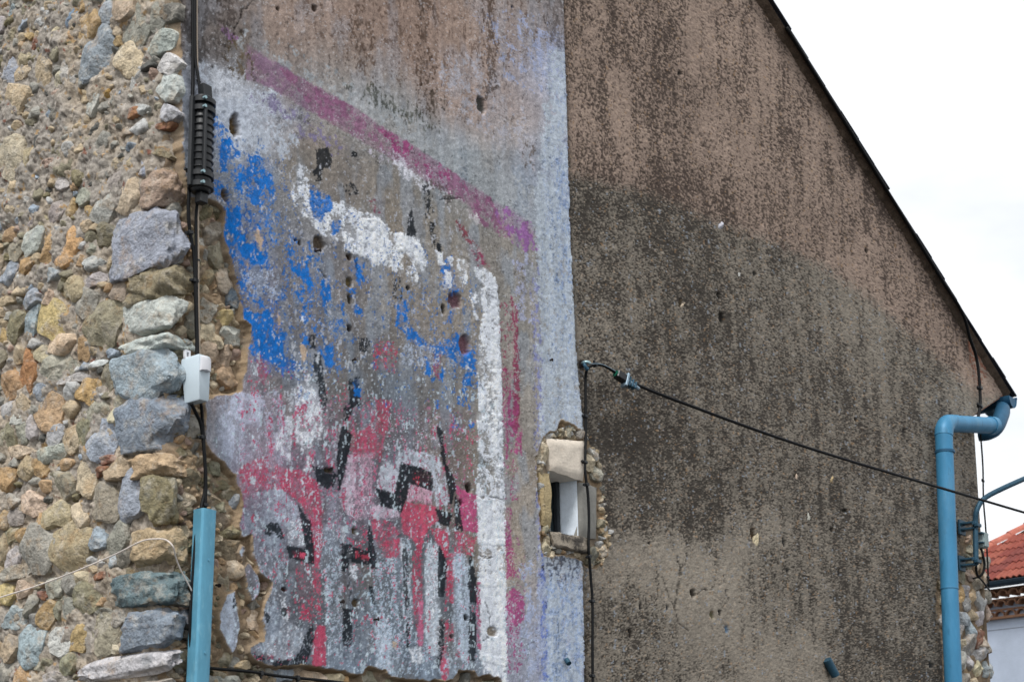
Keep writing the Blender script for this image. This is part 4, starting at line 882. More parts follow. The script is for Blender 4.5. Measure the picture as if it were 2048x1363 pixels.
# ---- quoins: big corner stones with a face on either wall
def quoin(y0, y1, xl, xr, c, bump=0.0, seed=0):
    ya = (y0 + y1) / 2
    z1, z0 = float(G.uz(np.array(345.), np.array(float(y0)))[1]), float(G.uz(np.array(345.), np.array(float(y1)))[1])
    tl = float(L.uz(np.array(float(xl)), np.array(float(ya)))[0]); sr = max(0.03, float(G.uz(np.array(float(xr)), np.array(float(ya)), -0.02)[0]))
    bump = bump + .010; r = np.random.default_rng(seed)
    g_in = 0.022 - bump                       # how far the gable face sits behind the render
    n = 17
    u = np.linspace(-1, 1, n)
    V, F, idx = [], [], {}
    nz = N3(seed + 11); sk = r.uniform(-.12, .12, 4)
    cuts = [(r.normal(size=3), r.uniform(.92, 1.2)) for _ in range(10)]
    def vert(p):
        k = tuple(np.round(p, 5))
        if k in idx: return idx[k]
        p = np.array(p, float)
        m = p / (np.abs(p) ** 10).sum() ** (1 / 10) * np.abs(p).max()
        for d, e in cuts:
            d = d / np.linalg.norm(d); ex = m @ d - e
            if ex > 0: m = m - d * ex
        v = nz(m * 1.9) * 0.13 + nz(m * 5) * 0.05
        m = m * (1 + v)
        t = (m[0] * 0.5 + 0.5); s = (m[1] * 0.5 + 0.5); h = m[2] * 0.5 + 0.5
        h = h + sk[0] * (t - .5) * .6 + sk[1] * (s - .5) * .6
        # t: 0 at the gable face .. 1 deep along the left wall ; s: 0 at the left face .. 1 along the gable
        q = O + UL * (g_in + (tl - g_in) * t) + UG * (-0.026 + (sr + .026) * s) + ZZ * (z0 + (z1 - z0) * h)
        idx[k] = len(V); V.append(q)
        return idx[k]
    for ax in range(3):
        for sg in (-1, 1):
            for i in range(n - 1):
                for j in range(n - 1):
                    quadv = []
                    for a, b in ((u[i], u[j]), (u[i + 1], u[j]), (u[i + 1], u[j + 1]), (u[i], u[j + 1])):
                        p = np.zeros(3); p[ax] = sg; p[(ax + 1) % 3] = a; p[(ax + 2) % 3] = b
                        quadv.append(vert(p))
                    F.append(tuple(quadv if sg > 0 else quadv[::-1]))
    V = np.array(V)
    c0 = V.mean(0)
    if np.dot(np.cross(V[F[0][1]] - V[F[0][0]], V[F[0][2]] - V[F[0][0]]), V[F[0][0]] - c0) < 0: F = [f[::-1] for f in F]
    o = mesh('quoin_stone', V, F, M_stone, stone_wall, sharp=42)
    tint(o, c, .05)
    for yy in np.arange(y0, y1, 12):
        for xx in np.arange(xl + 6, 346, 14): taken.append((xx, yy, 9))
for i, qd in enumerate([(332, 400, 288, 372, 'P', .005), (402, 530, 233, 374, 'b', .012), (522, 588, 262, 398, 'G', 0), (578, 652, 250, 364, 'w', .012), (655, 690, 250, 392, 'w', -.005), (684, 785, 232, 360, 'b', .008), (772, 893, 229, 372, 'S', .01), (892, 944, 262, 400, 'C', .0),
                        (948, 1040, 294, 346, 'G', .008), (1046, 1130, 272, 388, 'C', .0), (1134, 1206, 217, 372, 'D', .016), (1214, 1294, 244, 382, 'S', .012), (1299, 1346, 160, 352, 'L', .008), (1352, 1420, 205, 380, 'g', .004)]):
    quoin(*qd, seed=100 + i)

# ---- rubble showing on the gable side of the corner, under the lost render and at the far end
GST = [(402, 432, 34, 44, 10, 'G'), (420, 470, 40, 46, 0, 'k'), (428, 515, 34, 44, -25, 'k'), (400, 500, 30, 50, 0, 'g'), (440, 562, 30, 52, -12, 'c'), (412, 560, 30, 36, 0, 'G'), (462, 596, 28, 56, -8, 'D'), (412, 612, 38, 52, -6, 'g'), (441, 636, 28, 32, 0, 'Y'), (412, 664, 42, 54, -8, 'c'), (462, 672, 46, 44, 0, 'p'), (412, 706, 38, 44, 0, 't'), (440, 724, 66, 24, -70, 't'),
       (456, 756, 58, 44, -10, 'C'), (384, 640, 30, 60, 0, 'g'), (382, 560, 26, 50, 0, 'k'), (380, 735, 24, 40, 0, 'G'), (384, 790, 26, 40, 5, 'g'), (382, 850, 30, 50, 0, 'g'), (424, 936, 34, 28, 10, 'k'), (448, 952, 34, 26, -30, 't'), (432, 970, 30, 24, 0, 'G'), (456, 984, 34, 24, -20, 'k'), (424, 998, 28, 24, 0, 't'), (466, 1008, 24, 40, 10, 'b'), (442, 1016, 28, 22, -20, 'k'), (452, 1040, 36, 22, -30, 'c'),
       (458, 1064, 40, 24, -10, 'G'), (376, 960, 30, 44, 0, 'G'), (372, 1000, 24, 44, 8, 'c'), (452, 1100, 52, 40, -5, 'G'), (462, 1140, 40, 34, -20, 't'), (446, 1160, 34, 28, 0, 'k'), (366, 1090, 40, 34, 0, 'G'), (370, 1235, 34, 40, 0, 'S'), (364, 1320, 40, 44, 0, 'k'), (500, 1240, 32, 50, -10, 't'), (505, 1270, 26, 30, 0, 'C'), (440, 1320, 40, 30, 0, 'k'), (485, 1330, 50, 20, -10, 't'),
       (560, 1350, 60, 22, 4, 'b'), (616, 1354, 54, 22, 6, 't'), (662, 1360, 40, 24, 6, 'c'), (684, 1356, 26, 26, 0, 'O'), (736, 1356, 42, 30, 10, 'k'), (766, 1366, 30, 26, 0, 'G'), (800, 1376, 40, 24, 0, 't'), (930, 1362, 26, 34, 0, 'd'), (975, 1372, 44, 24, 0, 'k'), (460, 1362, 70, 22, 3, 'p'), (520, 1376, 50, 24, 3, 'c'), (600, 1386, 60, 22, 3, 'g')]
for (x, y, w, h, t, c) in GST: stone(gable, G, x, y, w, h, t, c, prot=0.02 + 0.0002 * (w + h) * rnd.uniform(.6, 1.2), d0=-0.034)
RST = [(1936, 1078, 12, 16, 0, 't'), (1950, 1082, 12, 18, 0, 'k'), (1940, 1100, 14, 20, 0, 'k'), (1958, 1105, 14, 20, 0, 't'), (1935, 1122, 16, 26, -10, 'k'), (1952, 1128, 14, 22, 0, 'c'), (1968, 1125, 12, 26, 0, 'g'), (1920, 1148, 16, 38, -14, 'k'), (1940, 1150, 16, 24, 0, 'P'), (1955, 1168, 17, 26, 10, 'k'), (1968, 1155, 14, 30, 0, 'c'),
       (1917, 1190, 14, 40, 0, 'O'), (1930, 1183, 15, 28, 0, 'p'), (1943, 1196, 14, 34, 8, 'C'), (1932, 1208, 14, 30, 0, 'p'), (1960, 1200, 24, 44, -14, 'p'), (1973, 1190, 12, 26, 0, 'g'), (1926, 1238, 18, 34, 0, 'b'), (1943, 1230, 14, 22, -10, 't'), (1957, 1236, 18, 36, 0, 'w'), (1973, 1228, 11, 30, 0, 'P'), (1918, 1262, 16, 30, -30, 'p'), (1938, 1258, 14, 40, 0, 'b'),
       (1924, 1288, 16, 22, 0, 't'), (1950, 1276, 14, 36, 6, 'r'), (1962, 1280, 22, 36, -10, 'c'), (1935, 1290, 20, 50, 6, 'g'), (1958, 1305, 22, 28, -14, 'p'), (1974, 1296, 14, 22, 0, 'g'), (1923, 1320, 16, 38, 0, 'p'), (1938, 1320, 16, 46, -6, 'w'), (1955, 1336, 15, 30, 0, 'c'), (1972, 1338, 19, 40, 10, 'b'), (1928, 1356, 18, 22, 0, 'g'), (1948, 1366, 20, 20, 0, 't'), (1884, 1200, 10, 26, 0, 'k'), (1884, 1240, 10, 36, 0, 'p'), (1890, 1290, 10, 40, 0, 'g'), (1893, 1350, 10, 36, 0, 'p'), (1881, 1170, 9, 22, 0, 't')]
for (x, y, w, h, t, c) in RST: stone(gable, G, x, y, w * .92, h * .92, t + rnd.uniform(-12, 12), c, prot=0.038, d0=-0.03, angular=1.0)

# ---- small stones packed into what is left of the mortar
fill = []
tries = 0
while tries < 12000 and len(fill) < 320:
    tries += 1
    x, y = rnd.uniform(-20, 345), rnd.uniform(-15, 1385)
    top = y < 450
    if 170 < y < 440 and rnd.random() < .8: continue
    r0 = (rnd.choice([14, 17, 20]) if tries < 2500 else rnd.choice([8, 10, 12]) if tries < 6000 else rnd.choice([5, 6, 7])) if not top else rnd.choice([3.5, 5, 6, 8, 10, 13])
    if any((x - a) ** 2 + (y - b) ** 2 < (r0 * .82 + c) ** 2 for a, b, c in taken): continue
    taken.append((x, y, r0 * .95))
    fill.append((x, y, 2 * r0 * rnd.uniform(.75, 1), 2 * r0 * rnd.uniform(1, 1.5), rnd.uniform(0, 55), rnd.choice('bggptkktttkgGPdpC')))
fill.sort(key=lambda f: -f[2] * f[3])
n_left = max(0, 300 - len(LEFT) - 14 - len(GST) - len(RST) - 22)
for f in fill[:n_left]: stone(stone_wall, L, *f)
rest = {}
for f in fill[n_left:]: rest.setdefault(f[5], []).append(stone_mesh(L, f[0], f[1], f[2], f[3], f[4], 0.01 + 0.0004 * f[3], rnd.randrange(1 << 20), na=16, angular=.9))
M_peb = material('pebbles', None, 0.88, attr='paint', var=0.38, scale=34, bump=1.0, bscale=70, bdist=0.014, spec=.15, spots=[(20, 0.52, 0.68, tuple(S(206, 196, 180)), 0.45), (60, 0.56, 0.70, tuple(S(62, 54, 46)), 0.6)])
tk = []                                   # the wall goes on past the frame
for _ in range(5000):
    x, y = rnd.uniform(-640, -22), rnd.uniform(120, 1440)
    r0 = rnd.choice([9, 12, 15, 19]) * (1 + x / 2600)
    if any((x - a) ** 2 + (y - b) ** 2 < (r0 * .85 + c) ** 2 for a, b, c in tk): continue
    tk.append((x, y, r0))
    rest.setdefault(rnd.choice('bggptkktocGPd'), []).append(stone_mesh(L, x, y, 1.7 * r0 * rnd.uniform(.8, 1.1), 2 * r0 * rnd.uniform(1, 1.5), rnd.uniform(0, 50), .016, rnd.randrange(1 << 20), na=14, angular=.95))
pv, pf = merge(*[m for ms in rest.values() for m in ms])
pcol = np.concatenate([np.tile(np.append(S(*PAL[c]) * rnd.uniform(.85, 1.15), 1), (len(m[0]), 1)) for c, ms in rest.items() for m in ms])
peb = mesh('small_stones', pv, pf, M_peb, stone_wall)
peb.data.attributes.new('paint', 'FLOAT_COLOR', 'POINT').data.foreach_set('color', pcol.astype(np.float32).ravel())
peb['kind'] = 'stuff'

# ---- the little window
win = link('window', None, house, GA((WS[0] + WS[1]) / 2, WZ[0], 0.0))
RD = -0.105
mesh('reveal', *merge(quad(GA(WS[1], WZ[0], -.01), GA(WS[1] - .02, WZ[0], RD), GA(WS[1] - .02, WZ[1], RD), GA(WS[1], WZ[1], -.01)), quad(GA(WS[0], WZ[0], -.01), GA(WS[0], WZ[1], -.01), GA(WS[0] + .01, WZ[1], RD), GA(WS[0] + .01, WZ[0], RD)),
     quad(GA(WS[0], WZ[1], -.01), GA(WS[1], WZ[1], -.01), GA(WS[1], WZ[1], RD), GA(WS[0], WZ[1], RD)), quad(GA(WS[0], WZ[0], -.01), GA(WS[0], WZ[0], RD), GA(WS[1], WZ[0], RD), GA(WS[1], WZ[0], -.01))), M_reveal, win, smooth=False)
mesh('pane', *quad(GA(WS[0], WZ[0], RD + .004), GA(WS[1], WZ[0], RD + .004), GA(WS[1], WZ[1], RD + .004), GA(WS[0], WZ[1], RD + .004)), M_glass, win, smooth=False)
fr = [box(GA(s, (WZ[0] + WZ[1]) / 2, RD + .02), (UG, NG, ZZ), (.010, .010, (WZ[1] - WZ[0]) / 2), .003) for s in (WS[0] + .024, WS[1] - .034)]
mesh('frame', *merge(*fr), M_dark, win, smooth=False)

def slab(poly, d_front, d_back, mat, name, parent, cuts=7, amp=0.004, seed=1):
    """a stone with a given face outline: gridded front face, uneven, with rounded arrises"""
    p = np.array(poly, float)
    s, z = G.uz(p[:, 0], p[:, 1])
    n = cuts
    uu, vv = np.meshgrid(np.linspace(0, 1, n), np.linspace(0, 1, n))
    def bil(a): return a[0] * (1 - uu) * (1 - vv) + a[1] * uu * (1 - vv) + a[2] * uu * vv + a[3] * (1 - uu) * vv
    sg, zg = bil(s).ravel(), bil(z).ravel()
    e = np.minimum(np.minimum(uu, 1 - uu), np.minimum(vv, 1 - vv)).ravel()
    nz = N3(seed)
    nzv = nz(np.stack([sg, zg, sg * 0], 1) * 30)
    sg = sg + nzv * amp * .8; zg = zg + nz(np.stack([zg, sg, sg * 0], 1) * 26) * amp
    V = [G.P(sg, zg, d_front - 0.010 * (e < 1e-6) + nzv * amp), G.P(sg, zg, np.full(len(sg), d_back))]
    V = np.concatenate(V); N = n * n
    g = np.arange(N).reshape(n, n)
    F = [(int(g[i, j]), int(g[i, j + 1]), int(g[i + 1, j + 1]), int(g[i + 1, j])) for i in range(n - 1) for j in range(n - 1)]
    b = list(g[0, :]) + list(g[1:, -1]) + list(g[-1, -2::-1]) + list(g[-2:0:-1, 0])
    F += [(int(b[i]), int(b[i] + N), int(b[(i + 1) % len(b)] + N), int(b[(i + 1) % len(b)])) for i in range(len(b))]
    return mesh(name, V, F, mat, parent, sharp=50)
slab([(1092, 876), (1171, 883), (1165, 962), (1102, 940)], 0.012, -0.10, M_lintel, 'lintel', win, 10, .003, 3)
slab([(1082, 942), (1103, 946), (1104, 1056), (1085, 1050)], 0.004, -0.10, material('ochre_jamb', S(176, 158, 122), .9, var=.25, scale=30, bump=.6), 'jamb_stone', win, 9, .005, 4)
slab([(1161, 962), (1199, 972), (1198, 1076), (1160, 1072)], -0.004, -0.10, M_grey, 'jamb_render', win, 9, .003, 5)
slab([(1102, 1062), (1176, 1076), (1174, 1108), (1106, 1092)], 0.014, -0.10, M_sill, 'sill', win, 10, .006, 6)
for (x, y, w, h, t, c) in [(1083, 910, 17, 44, 0, 'c'), (1090, 1095, 16, 24, 0, 'c'), (1091, 1058, 14, 16, 0, 'k'), (1178, 925, 16, 36, -8, 'c'), (1186, 908, 12, 26, -14, 'p'), (1192, 948, 16, 28, -20, 'g'), (1208, 1066, 14, 38, -10, 'C'), (1204, 1102, 12, 26, 6, 'c'), (1186, 1112, 20, 30, 0, 'd'), (1122, 864, 14, 22, 10, 'k'), (1138, 862, 16, 24, 0, 'k'), (1156, 868, 16, 18, 0, 'g'), (1104, 870, 14, 14, 0, 'k'), (1200, 1050, 10, 20, 0, 'k')]:
    stone(gable, G, x, y, w, h, t, c, prot=0.024, d0=-0.010, angular=1.0)
# smaller stones wedged between them
def inside(x, y, poly):
    c = False
    for (ax, ay), (bx, by) in zip(poly, poly[1:] + poly[:1]):
        if (ay > y) != (by > y) and x < (bx - ax) * (y - ay) / (by - ay) + ax: c = not c
    return c
tk = [(x, y, .42 * (w + h) / 2) for (x, y, w, h, t, c) in GST]
wedge = []
for _ in range(6000):
    x, y = rnd.uniform(352, 545), rnd.uniform(400, 1385)
    r0 = rnd.choice([5, 6, 7, 9, 11])
    if not inside(x, y, RUB[0]) or any(inside(x, y, p) for p in ISL): continue
    if y > 1335 and x > 545: continue
    if not all(inside(x + a * r0 * .8, y + b * r0 * .8, RUB[0]) for a, b in ((1, 0), (-1, 0), (0, 1), (0, -1))): continue
    if any((x - a) ** 2 + (y - b) ** 2 < (r0 * .8 + c) ** 2 for a, b, c in tk): continue
    tk.append((x, y, r0 * .9))
    wedge.append((stone_mesh(G, x, y, 2 * r0 * rnd.uniform(.8, 1.1), 2 * r0 * rnd.uniform(.9, 1.4), rnd.uniform(-40, 40), .022, rnd.randrange(1 << 20), -.030, na=16, angular=.95), rnd.choice('tkkgGcPCt')))
tk = [(1172, 1000, 1)]
for _ in range(2500):
    x, y = rnd.uniform(1074, 1220), rnd.uniform(845, 1132)
    r0 = rnd.choice([3.5, 4.5, 6, 7])
    if not inside(x, y, RUB[2]) or inside(x, y, [(1084, 872), (1174, 878), (1200, 968), (1200, 1080), (1178, 1110), (1104, 1094), (1084, 1054), (1080, 940), (1090, 930)]): continue
    if any((x - a) ** 2 + (y - b) ** 2 < (r0 * .8 + c) ** 2 for a, b, c in tk): continue
    tk.append((x, y, r0 * .85))
    wedge.append((stone_mesh(G, x, y, 1.7 * r0 * rnd.uniform(.8, 1.1), 2.2 * r0 * rnd.uniform(.9, 1.4), rnd.uniform(-40, 40), .022, rnd.randrange(1 << 20), -.014, na=16, angular=1.0), rnd.choice('tkcgpcpCt')))
wv, wf = merge(*[m for m, c in wedge])
wcol = np.concatenate([np.tile(np.append(S(*PAL[c]) * rnd.uniform(.65, 1.05), 1), (len(m[0]), 1)) for m, c in wedge])
wo = mesh('small_stones', wv, wf, M_peb, gable)
wo.data.attributes.new('paint', 'FLOAT_COLOR', 'POINT').data.foreach_set('color', wcol.astype(np.float32).ravel())
wo['kind'] = 'stuff'
# pale stones showing through the dark render
for (x, y, w, h, t, c) in [(1441, 451, 9, 15, 20, 'w'), (1365, 611, 5, 12, 15, 'c'), (1476, 549, 5, 9, 0, 'w'), (1511, 1081, 9, 24, 12, 'c'), (1430, 1293, 7, 18, 6, 'w'), (1594, 952, 6, 16, 0, 'c'), (1616, 1032, 5, 16, 0, 'p'), (1663, 958, 5, 14, 0, 'Y')]:
    stone(gable, G, x, y, w, h, t, c, prot=0.010, d0=-0.012)

# ---- roof: slab, mortared verge and one course of dark verge tiles
roof = mesh('roof', *prism([GA(-.1, verge_z(-.1), .03), GA(sE2 + .03, verge_z(sE2 + .03), .03), GA(sE2 + .03, verge_z(sE2 + .03) + .010, .03), GA(-.1, verge_z(-.1) + .010, .03)], NG * (BK - .1)), M_slate, house, O, smooth=False)
vl = math.hypot(1, VSL); VD = (UG + ZZ * VSL) / vl; VN = (ZZ - UG * VSL) / vl
ss = np.linspace(vs[0] - .5, sE2 - .02, 220)
vp = []
for k, s in enumerate(ss):
    a = 0.026 + 0.010 * math.sin(k * .7) * math.sin(k * .23 + 1)
    base = GA(s, verge_z(s) - .002, 0.0)
    vp += [base + NG * .03, base + NG * (.010 + .004 * math.sin(k * 1.1)) - VN * a * .55, base - NG * .022 - VN * a * 1.15]
vf = [(3 * k + j, 3 * k + 3 + j, 3 * k + 4 + j, 3 * k + 1 + j) for k in range(len(ss) - 1) for j in range(2)]
mesh('verge_mortar', vp, vf, M_verge, roof)
n_t = 19
s_t = np.linspace(vs[0] - .35, sE2 + .03, n_t + 1)
tile_me = None
for k in range(n_t):
    a, b = s_t[k], s_t[k + 1]
    ln = (b - a) * vl
    c = GA((a + b) / 2, verge_z((a + b) / 2) + .010, -.06)
    V, F = box((0, 0, 0), (VD * 1.0, NG, VN), (ln / 2 + .012, .105, .0055), .002)
    V = np.array(V) + VN * ((np.array(V) @ VD) / ln * .005)[:, None]
    o = mesh('roof_tile', V + c + VN * rnd.uniform(-.0025, .0025) + NG * rnd.uniform(-.005, .005), F, M_slate, roof, smooth=False)
# eave corbel at the low end of the gable
ec = [GA(S_END, cz[0], -.012), GA(cs[1], cz[1], -.012), GA(cs[1], verge_z(cs[1]) - .014, -.012), GA(S_END, verge_z(S_END) - .03, -.012)]
mesh('eave_cornice', *prism(ec, NG * (BK + .05)), material('brick_cornice', S(150, 104, 84), .9, var=.3, scale=20, bump=.5), house, O, smooth=False)

# ---- gutter seen from its end
gax = -NG
gc = GA(*[float(v) for v in G.uz(np.array(2026.), np.array(794.), .05)], .05)
def gutter(c, side, up, axis, r, ln, t=.004):
    prof = []
    for rr in (r, r - t):
        a = np.linspace(math.pi, 2 * math.pi, 13)
        row = [c + side * (math.cos(x) * rr) + up * (math.sin(x) * rr) for x in a]
        prof += row if rr == r else row[::-1]
    bead = tube([c + side * r + up * .004, c + side * r + up * .004 + axis * ln], .009, 8)
    return merge(prism(prof, axis * ln), bead)
gut = empty('gutter', gc, 'dark blue half-round gutter end under the low eave', 'gutter')
mesh('channel', *gutter(gc, UG, ZZ, gax, .07, 5.5), M_gutter, gut, sharp=40)
endp = [gc + UG * (math.cos(x) * .066) + ZZ * (math.sin(x) * .066) + gax * .004 for x in np.linspace(math.pi, 2 * math.pi, 13)]
mesh('stop_end', *prism(endp, gax * .004), M_gutter, gut, smooth=False)

# ---- downpipe
pr = 0.05
pd = 0.075
pt = lambda x, y, d=pd: G.at(np.array(float(x)), np.array(float(y)), d)
bot = pt(1909, 1420); top = pt(1890, 905)
ax = np.array([0, 0, 1.0])
dp = empty('downpipe', np.array([bot[0], bot[1], 0.0]), 'blue downpipe with an elbow under the low end of the gable', 'downpipe')
mesh('lower_pipe', *tube([np.array([bot[0], bot[1], 0.05]), bot, pt(1899, 1176)], pr * .97, 20), M_pipe, dp, sharp=40)
mesh('upper_pipe', *tube([pt(1899, 1178), pt(1889, 905), pt(1887.5, 868)], pr, 20), M_pipe, dp, sharp=40)
el = smooth_path([pt(1887.6, 872), pt(1888.5, 858), pt(1893, 848), pt(1901, 846.5), pt(1912, 847)], 5)
mesh('elbow', *tube(el, pr * 1.05, 20), M_pipe, dp, sharp=40)
mesh('cross_pipe', *tube([pt(1907, 846.8), pt(1983, 850.5)], pr, 20), M_pipe, dp, sharp=40)
mesh('pipe_end', *tube([pt(1979, 850.3), pt(1986, 850.8)], pr * 1.12, 20), M_pipe, dp, sharp=40)
col = tube([pt(1889.4, 901), pt(1889.6, 906)], pr * 1.14, 20)
mesh('collar', *col, M_gutter, dp, sharp=40)
mesh('joint_ring', *tube([pt(1899, 1176), pt(1899, 1178)], pr * 1.03, 20), M_pipe, dp, sharp=40)
gn = gc + gax * .14
sn = smooth_path([pt(1958, 866, -.05), pt(1975, 864, -.0), pt(1990, 856, .03), pt(2000, 838, .03), pt(2004, 818, .0), gn - ZZ * .06, gn - ZZ * .03], 6)
mesh('swan_neck', *tube(sn, np.linspace(pr * 1.02, pr * .95, len(sn)), 20), M_gutter, dp)
for y in (1260,):
    pass

# ------------------------------------------------------------------ things fixed to the near corner
def cable(name, pts, r, mat, label, clips=(), group=None, n=8, seg=8, cat='cable', normal=NG):
    path = smooth_path(pts, seg)
    o = mesh(name, *tube(path, r, n), mat, None, origin=path[0])
    tag(o, label, cat, group)
    for (i, f) in clips:
        p = path[min(int(f * (len(path) - 1)), len(path) - 2)]
        tdir = path[min(int(f * (len(path) - 1)) + 1, len(path) - 1)] - p
        tdir = tdir / (np.linalg.norm(tdir) + 1e-9)
        sd_ = np.cross(tdir, normal); sd_ /= np.linalg.norm(sd_)
        mesh('cable_clip', *merge(box(p - normal * .001, (sd_, normal, tdir), (r * 1.7, r * 1.5, r * 1.1), r * .4), box(p + sd_ * r * 2.2 - normal * r * .4, (sd_, normal, tdir), (r * 1.1, r * .7, r * .7), r * .2)), M_black, o, smooth=False)
    return o
g_ = lambda x, y, d=.012: G.at(np.array(float(x)), np.array(float(y)), d)
l_ = lambda x, y, d=.03: L.at(np.array(float(x)), np.array(float(y)), d)
cable('corner_cable', [g_(386, -60), g_(386, 60), g_(386, 150), g_(384, 230, .02), g_(381, 300, .02), g_(378, 380, .02), g_(377, 430, .015), g_(381, 470, .01), g_(388, 510, .01), g_(391, 580, .01), g_(393, 660, .012), g_(395, 728, .02)], .0055, M_cable,
      'black cable running down the house corner behind the ribbed black sleeve', [(0, .42), (0, .63), (0, .8)])
cable('sheathed_cable', [g_(394, -60), g_(393.5, 50), g_(394.5, 128), g_(398, 160), g_(402, 178, .03)], .0032, M_beige, 'thin beige cable dropping into the top of the ribbed black sleeve', [(0, .8)])
cable('sheathed_cable', [g_(397, 398, .03), g_(396, 430), g_(396.5, 520), g_(397, 620), g_(399, 700), g_(401, 726, .02)], .0032, M_beige, 'thin beige cable between the ribbed black sleeve and the pale box', [(0, .4)])
cable('feeder_cable', [g_(390, -60, .018), g_(390, 60, .018), g_(391, 120, .018), g_(396, 150, .025), g_(400, 185, .03)], .0046, M_cable, 'black cable lying along the beige cable into the top of the sleeve')
cable('feeder_cable', [g_(395, 398, .03), g_(392, 440, .016), g_(392.5, 520, .014), g_(393.5, 620, .014), g_(396, 728, .02)], .0046, M_cable, 'black cable from the bottom of the ribbed sleeve to the pale box')
cable('drop_cable', [g_(382, 806, .03), g_(390, 822, .02), g_(402, 850, .014), g_(408, 900, .012), g_(411, 950, .012), g_(409, 985, .012), g_(403, 1012, .014), g_(402, 1030, .018)], .0052, M_cable, 'black cable curving from the pale box into the blue cable guard', [(0, .36)])
cable('drop_cable', [g_(402, 806, .03), g_(405, 840, .016), g_(408.5, 900, .016), g_(412, 960, .016), g_(411, 1000, .016), g_(411, 1035, .016)], .0046, M_cable, 'straighter black cable from the right of the pale box down to the guard', [(0, .85)])
cable('lower_cable', [g_(397, 1015, .014), g_(393, 1060, .012), g_(388, 1120, .012), g_(384, 1180, .01), g_(380, 1240, .01), g_(382, 1300, .01), g_(384, 1420, .01)], .005, M_cable, 'black cable hugging the left side of the blue cable guard')
cable('skirting_cable', [g_(405, 1332, .012), g_(430, 1336, .012), g_(500, 1342, .014), g_(560, 1351, .012), g_(620, 1357, .012), g_(700, 1366, .012), g_(820, 1382, .012)], .0048, M_cable, 'black cable crossing the broken render along the bottom of the advert', [(0, .4), (0, .62)])
cable('stay_wire', [l_(-80, 1222, .05), l_(0, 1194, .05), l_(70, 1172, .05), l_(150, 1142, .05), l_(230, 1108, .045), l_(282, 1082, .04), l_(312, 1077, .036), l_(332, 1079, .03), g_(346, 1092, .035), g_(352, 1115, .02), g_(362, 1140, .014), g_(376, 1166, .012), g_(386, 1185, .012)], .0022, material('white_wire', S(214, 204, 196), .5, bump=0), 'thin white wire sagging across the rubble wall to the corner', seg=10, cat='wire')

# ribbed splice sleeve
c_top, c_bot = g_(406, 196, .045), g_(401, 386, .045)
cl = empty('cable_sleeve', c_bot, 'ribbed black cable splice sleeve with bolts on the house corner', 'cable sleeve')
cd = (c_top - c_bot); cln = np.linalg.norm(cd); cd = cd / cln
cu = np.cross(cd, NG); cu /= np.linalg.norm(cu); cn = np.cross(cu, cd)
if cu @ UG < 0: cu = -cu
if cn @ NG < 0: cn = -cn
cp = lambda f: c_bot + cd * (cln * f)
cr = .034
mesh('body', *tube([cp(0), cp(.03), cp(.97), cp(1)], [cr * .75, cr * .9, cr * .9, cr * .75], 20), M_black, cl, sharp=40)
for f in np.linspace(.24, .76, 8):
    mesh('rib', *tube([cp(f - .011), cp(f), cp(f + .011)], [cr * .93, cr * 1.06, cr * .93], 20), M_black, cl)
for f in (.06, .17, .85, .94):
    mesh('band', *tube([cp(f - .032), cp(f - .025), cp(f + .025), cp(f + .032)], [cr * .95, cr * 1.12, cr * 1.12, cr * .95], 20), M_black, cl, sharp=40)
mesh('flange', *merge(box(cp(.5) - cu * cr * 1.12, (cu, cn, cd), (.008, .007, cln * .47), .002), box(cp(.5) + cn * cr * .9 - cu * cr * .45, (cu, cn, cd), (.005, .006, cln * .36), .002)), M_black, cl, smooth=False)
for f in (.06, .17, .85, .94):
    q_ = cp(f) - cu * cr * .62 + cn * cr * .98
    mesh('bolt', *tube([q_ - cn * .004, q_ + cn * .006], .005, 8), M_bolt, cl, smooth=False)
for f in (.12, .88): mesh('latch', *box(cp(f) + cu * cr * 1.15, (cu, cn, cd), (.005, .008, .008), .002), M_black, cl, smooth=False)
tl_ = cd * .98 - cu * .12; tl_ /= np.linalg.norm(tl_)
mesh('end_cap', *box(cp(1) + tl_ * .020 + cu * .010, (cu, cn, tl_), (.0165, .014, .021), .002), M_black, cl, smooth=False)
mesh('end_cap', *box(cp(0) - cd * .014 + cu * .004, (cu, cn, cd), (.014, .014, .017), .002), M_black, cl, smooth=False)

# pale junction box: narrow front, deep side, hooded lid
bx_t, bx_b = G.uz(np.array(362.), np.array(716.)), G.uz(np.array(370.), np.array(806.))
jb = empty('junction_box', GA(float(bx_b[0]), float(bx_b[1]), 0.0), 'pale blue plastic junction box with a hooded lid on the house corner', 'junction box')
dep = 0.078
zt, zb = float(bx_t[1]), float(bx_b[1])
s0, wt, wb = float(bx_t[0]), .043, .030
so = .016
def ring(z, s_a, s_b, d_a, d_b): return [GA(s_a, z, d_a), GA(s_b, z, d_a), GA(s_b, z, d_b), GA(s_a, z, d_b)]
rgs = [ring(zb, s0 + so, s0 + so + wb, 0, dep * .80), ring(zb + .004, s0 + so - .002, s0 + so + wb + .002, 0, dep * .83), ring(zt - .012, s0 + .001, s0 + wt, 0, dep), ring(zt - .003, s0 + .003, s0 + wt - .002, 0, dep * .97), ring(zt, s0 + .007, s0 + wt - .006, 0.004, dep * .9)]
V = [p for r_ in rgs for p in r_]
F = [(4 * i + k, 4 * i + (k + 1) % 4, 4 * i + 4 + (k + 1) % 4, 4 * i + 4 + k) for i in range(4) for k in range(4)] + [(3, 2, 1, 0), (16, 17, 18, 19)]
mesh('body', V, F, M_box, jb, sharp=30)
hc = GA(s0 + wt * .52, zt - .030, dep + .004)
hv = []
